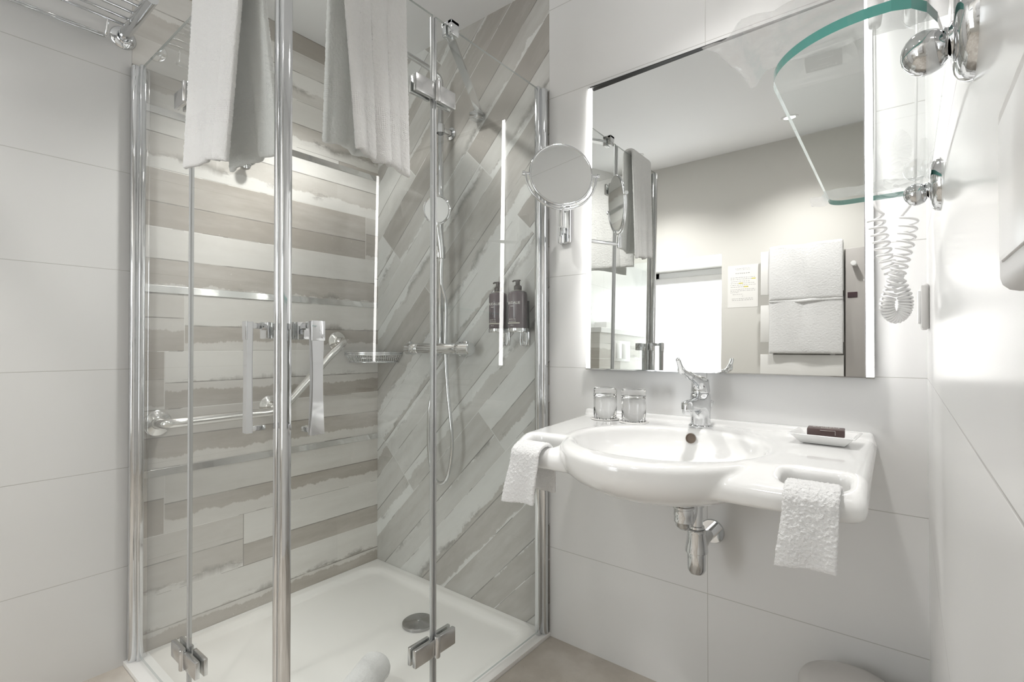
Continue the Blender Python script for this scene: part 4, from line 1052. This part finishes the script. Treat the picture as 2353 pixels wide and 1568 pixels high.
# ------------------------------------------------------------------ soap dispensers on the diagonal plank wall
def dispenser(x, lab):
    t = empty('soap_dispenser', (x, D, 1.02), lab, 'soap dispenser', 'pump bottles on the shower wall')
    yb, r = D-.044, .0325; z0 = 1.022
    b = BM(); prof = [(0, .0), (r-.002, .0), (r, .003), (r, .118), (r-.002, .126), (r-.010, .131), (.012, .132), (0, .132)]
    lathe(b, prof, (x, yb, z0), n=44, mat=0); bo = from_bm('bottle', b, M['bottle'], t, auto=40)
    b = BM(); box(b, (x-.016, yb+.018, z0-.010), (x+.016, D, z0-.004), .002); box(b, (x-.020, D-.006, z0-.055), (x+.020, D, z0+.10), .0025)
    lathe(b, [(0, -.009), (r+.0012, -.009), (r+.002, -.007), (r+.002, .004), (r+.0005, .004)], (x, yb, z0), n=44)
    hl = from_bm('wall_holder', b, M['chrome'], t, auto=35)
    b = BM(); tube(b, catmull([(x-.014, D-.009, z0-.008), (x-.014, D-.010, z0-.045), (x-.007, D-.010, z0-.056), (x+.007, D-.010, z0-.056), (x+.014, D-.010, z0-.045), (x+.014, D-.009, z0-.008)], 6), .0016, 8); lathe(b, [(0, 0), (.004, 0), (.004, .003), (0, .003)], (x, D-.006, z0-.044), (0, -1, 0), 16); tube(b, [(x, D-.0075, z0-.041), (x, D-.0075, z0-.012)], .0011, 6)
    childof(hl, 'release_loop', b, M['chrome'], 50)
    b = BM(); lathe(b, [(0, 0), (.0125, 0), (.0135, .002), (.0135, .013), (.010, .017), (.0075, .018), (.0075, .034), (0, .034)], (x, yb, z0+.134), n=30); box(b, (x-.017, yb-.006, z0+.165), (x+.009, yb+.006, z0+.1695), .0015); tube(b, [(x-.014, yb, z0+.168), (x-.022, yb, z0+.1655)], .003, 8); from_bm('pump', b, M['pump'], t, auto=40)
    b = BM(); lathe(b, [(.0118, 0), (.0142, .0003), (.0142, .0022), (.0118, .0026)], (x, yb, z0+.1315), n=32); from_bm('collar', b, M['cream'], t, auto=40)
    # wrapped lettering and bands
    def wrap(me, zc, a0=0.0):
        t_ = bmesh.new(); t_.from_mesh(me)
        for v in t_.verts:
            a = (v.co.x)/r+a0; rr = r+.0003+v.co.z; v.co = Vector((x+rr*math.sin(a), yb-rr*math.cos(a), zc+v.co.y))
        childof(bo, 'printed_lettering', t_, M['print'])
    wrap(textmesh('CAUDALIE', .0125, .0002), z0+.089); wrap(textmesh('PARIS', .0050, .0002), z0+.078); wrap(textmesh('SHOWER GEL', .0048, .0002), z0+.034); wrap(textmesh('GEL DOUCHE', .0048, .0002), z0+.027); wrap(textmesh('300 ml', .0045, .0002), z0+.014)
    b = BM(); n = 24
    for i in range(n):
        a, c = -1.05+1.9*i/n, -1.05+1.9*(i+1)/n; rr = r+.0004
        quad(b, [(x+rr*math.sin(a), yb-rr*math.cos(a), z0+.0195), (x+rr*math.sin(c), yb-rr*math.cos(c), z0+.0195), (x+rr*math.sin(c), yb-rr*math.cos(c), z0+.0232), (x+rr*math.sin(a), yb-rr*math.cos(a), z0+.0232)])
    childof(bo, 'label_band', b, M['cream'])
dispenser(-1.125, 'dark aubergine pump bottle on the shower wall, the one nearer the hand shower')
dispenser(-1.038, 'dark aubergine pump bottle on the shower wall, the one nearer the washbasin')

# ------------------------------------------------------------------ things seen in the mirror: front wall
tr_ = empty('towel_radiator', (-.60, YF, 1.0), 'white flat-panel towel radiator with grey control column, reflected in the mirror', 'radiator')
for z0, z1 in ((1.405, 1.70), (1.085, 1.335), (.72, 1.005)):
    b = BM(); box(b, (-.842, YF+.050, z0), (-.370, YF+.064, z1), .002); from_bm('panel', b, M['rad'], tr_, auto=40)
b = BM()
for x in (-.78, -.43): box(b, (x-.015, YF+.001, .70), (x+.015, YF+.050, 1.69), .003)
from_bm('upright', b, M['rad'], tr_, auto=40)
b = BM(); box(b, (-.362, YF+.002, .70), (-.20, YF+.060, 1.667), .005); gc = from_bm('control_column', b, M['radgrey'], tr_, auto=40); gc['label'] = 'grey control column'
b = BM(); box(b, (-.350, YF+.060, 1.358), (-.300, YF+.063, 1.392), .0015); childof(gc, 'display', b, M['display'])
b = BM(); lathe(b, [(0, .055), (.014, .053), (.016, .045), (.013, .0)], (-.315, YF+.060, 1.562), (0, 1, 0), 24); childof(gc, 'towel_peg', b, M['plastic'])
def foldtowel(zt, zb, x0, x1, ph):
    def f(u, v):
        Lf, Lb = zt-zb, .16; s = v*(Lf+Lb+.045)
        x = lerp(x0, x1, u); sag = -.006*math.exp(-((u-.45)/.12)**2)
        bump_ = .010*math.exp(-((u-.47)/.06)**2)*sm((v-.05)*4); fold = .006*math.sin(u*9+v*6+ph)*math.exp(-((u-.45)/.3)**2)
        if s < Lf: return (x, YF+.078+bump_*-.6+fold+.006*math.sin(v*5+ph), zb+s+sag*(s/Lf))
        s -= Lf
        if s < .045: a = s/.045*math.pi; return (x, YF+.064+.014*math.cos(a), zt+.010*math.sin(a)+sag)
        return (x, YF+.040, zt-(s-.045)+sag)
    return f
for (zt, zb, lab, ph) in ((1.708, 1.362, 'white towel folded over the upper panel of the towel radiator, seen in the mirror', 0), (1.352, 1.012, 'white towel folded over the middle panel of the towel radiator, seen in the mirror', 2)):
    tw = cloth('hand_towel', foldtowel(zt, zb, -.785, -.372, ph), 110, 130, .41, .55, .020, M['terry2'], .0018)
    tag(tw, lab, 'towel', 'folded towels on the radiator')
# printed notice
nt = empty('paper_notice', (-.972, YF, 1.33), 'white printed paper notice with yellow highlights on the wall, seen in the mirror', 'notice')
b = BM(); box(b, (-1.075, YF+.0002, 1.337), (-.872, YF+.0012, 1.637)); from_bm('sheet', b, M['paper'], nt)
def words(z, xa, xb, h, seed, hl=None):
    rnd = random.Random(seed); x = xa; b = BM()
    while x < xb:
        w_ = min(rnd.uniform(.006, .017), xb-x)
        nl = max(1, int(w_/.0026))
        for q in range(nl):
            hh = h*rnd.uniform(.6, 1.15); box(b, (x+q*.0026, YF+.0012, z), (x+q*.0026+.0017, YF+.0015, z+hh*.8))
        x += w_+.003
    from_bm('text_line', b, M['ink'], nt)
    if hl: by = BM(); box(by, (hl[0], YF+.0011, z-.002), (hl[1], YF+.00135, z+h+.001)); from_bm('highlight', by, M['yellow'], nt)
c_ = -.9735
words(1.612, c_-.048, c_+.048, .0030, 1); words(1.603, c_-.042, c_+.048, .0022, 2); words(1.577, c_-.048, c_+.048, .0055, 3)
for i, (z, xa, xb, hl) in enumerate([(1.548, -1.055, -.889, None), (1.536, -1.055, -.889, (-.915, -.889)), (1.521, -1.050, -.925, None), (1.507, -1.052, -.895, (-1.000, -.972)), (1.494, -1.055, -.890, None), (1.481, -1.055, -.935, (-.965, -.936)), (1.464, -1.055, -.888, None), (1.453, -1.055, -.890, None), (1.442, -1.055, -.998, None), (1.428, -1.040, -.970, None), (1.415, c_-.003, c_+.003, None), (1.398, -1.045, -.905, None), (1.387, -1.045, -.905, None)]):
    words(z, xa, xb, .0034, 10+i, hl)
# flush plate and a box added to stand for a reflection at the cistern ledge
fx = -L+.170
fl_ = empty('flush_plate', (fx, -.63, 1.0), 'white square toilet flush plate on the tiled ledge, seen in the mirror', 'flush plate')
b = BM(); box(b, (fx, -.715, .935), (fx+.010, -.475, 1.085), .003, 2); from_bm('frame', b, M['plastic'], fl_, auto=40)
b = BM(); box(b, (fx+.009, -.69, .955), (fx+.014, -.585, 1.065), .002, 2); box(b, (fx+.009, -.578, .955), (fx+.014, -.50, 1.065), .002, 2); from_bm('button', b, M['plastic'], fl_, auto=40)
b = BM(); box(b, (-L+.03, -.60, 1.1655), (-L+.13, -.44, 1.215), .004, 2)
tb = tag(from_bm('reflection_box', b, M['plastic'], None, auto=40), 'low white box added in place of a reflection on the ledge behind the shower, seen in the mirror', 'box')
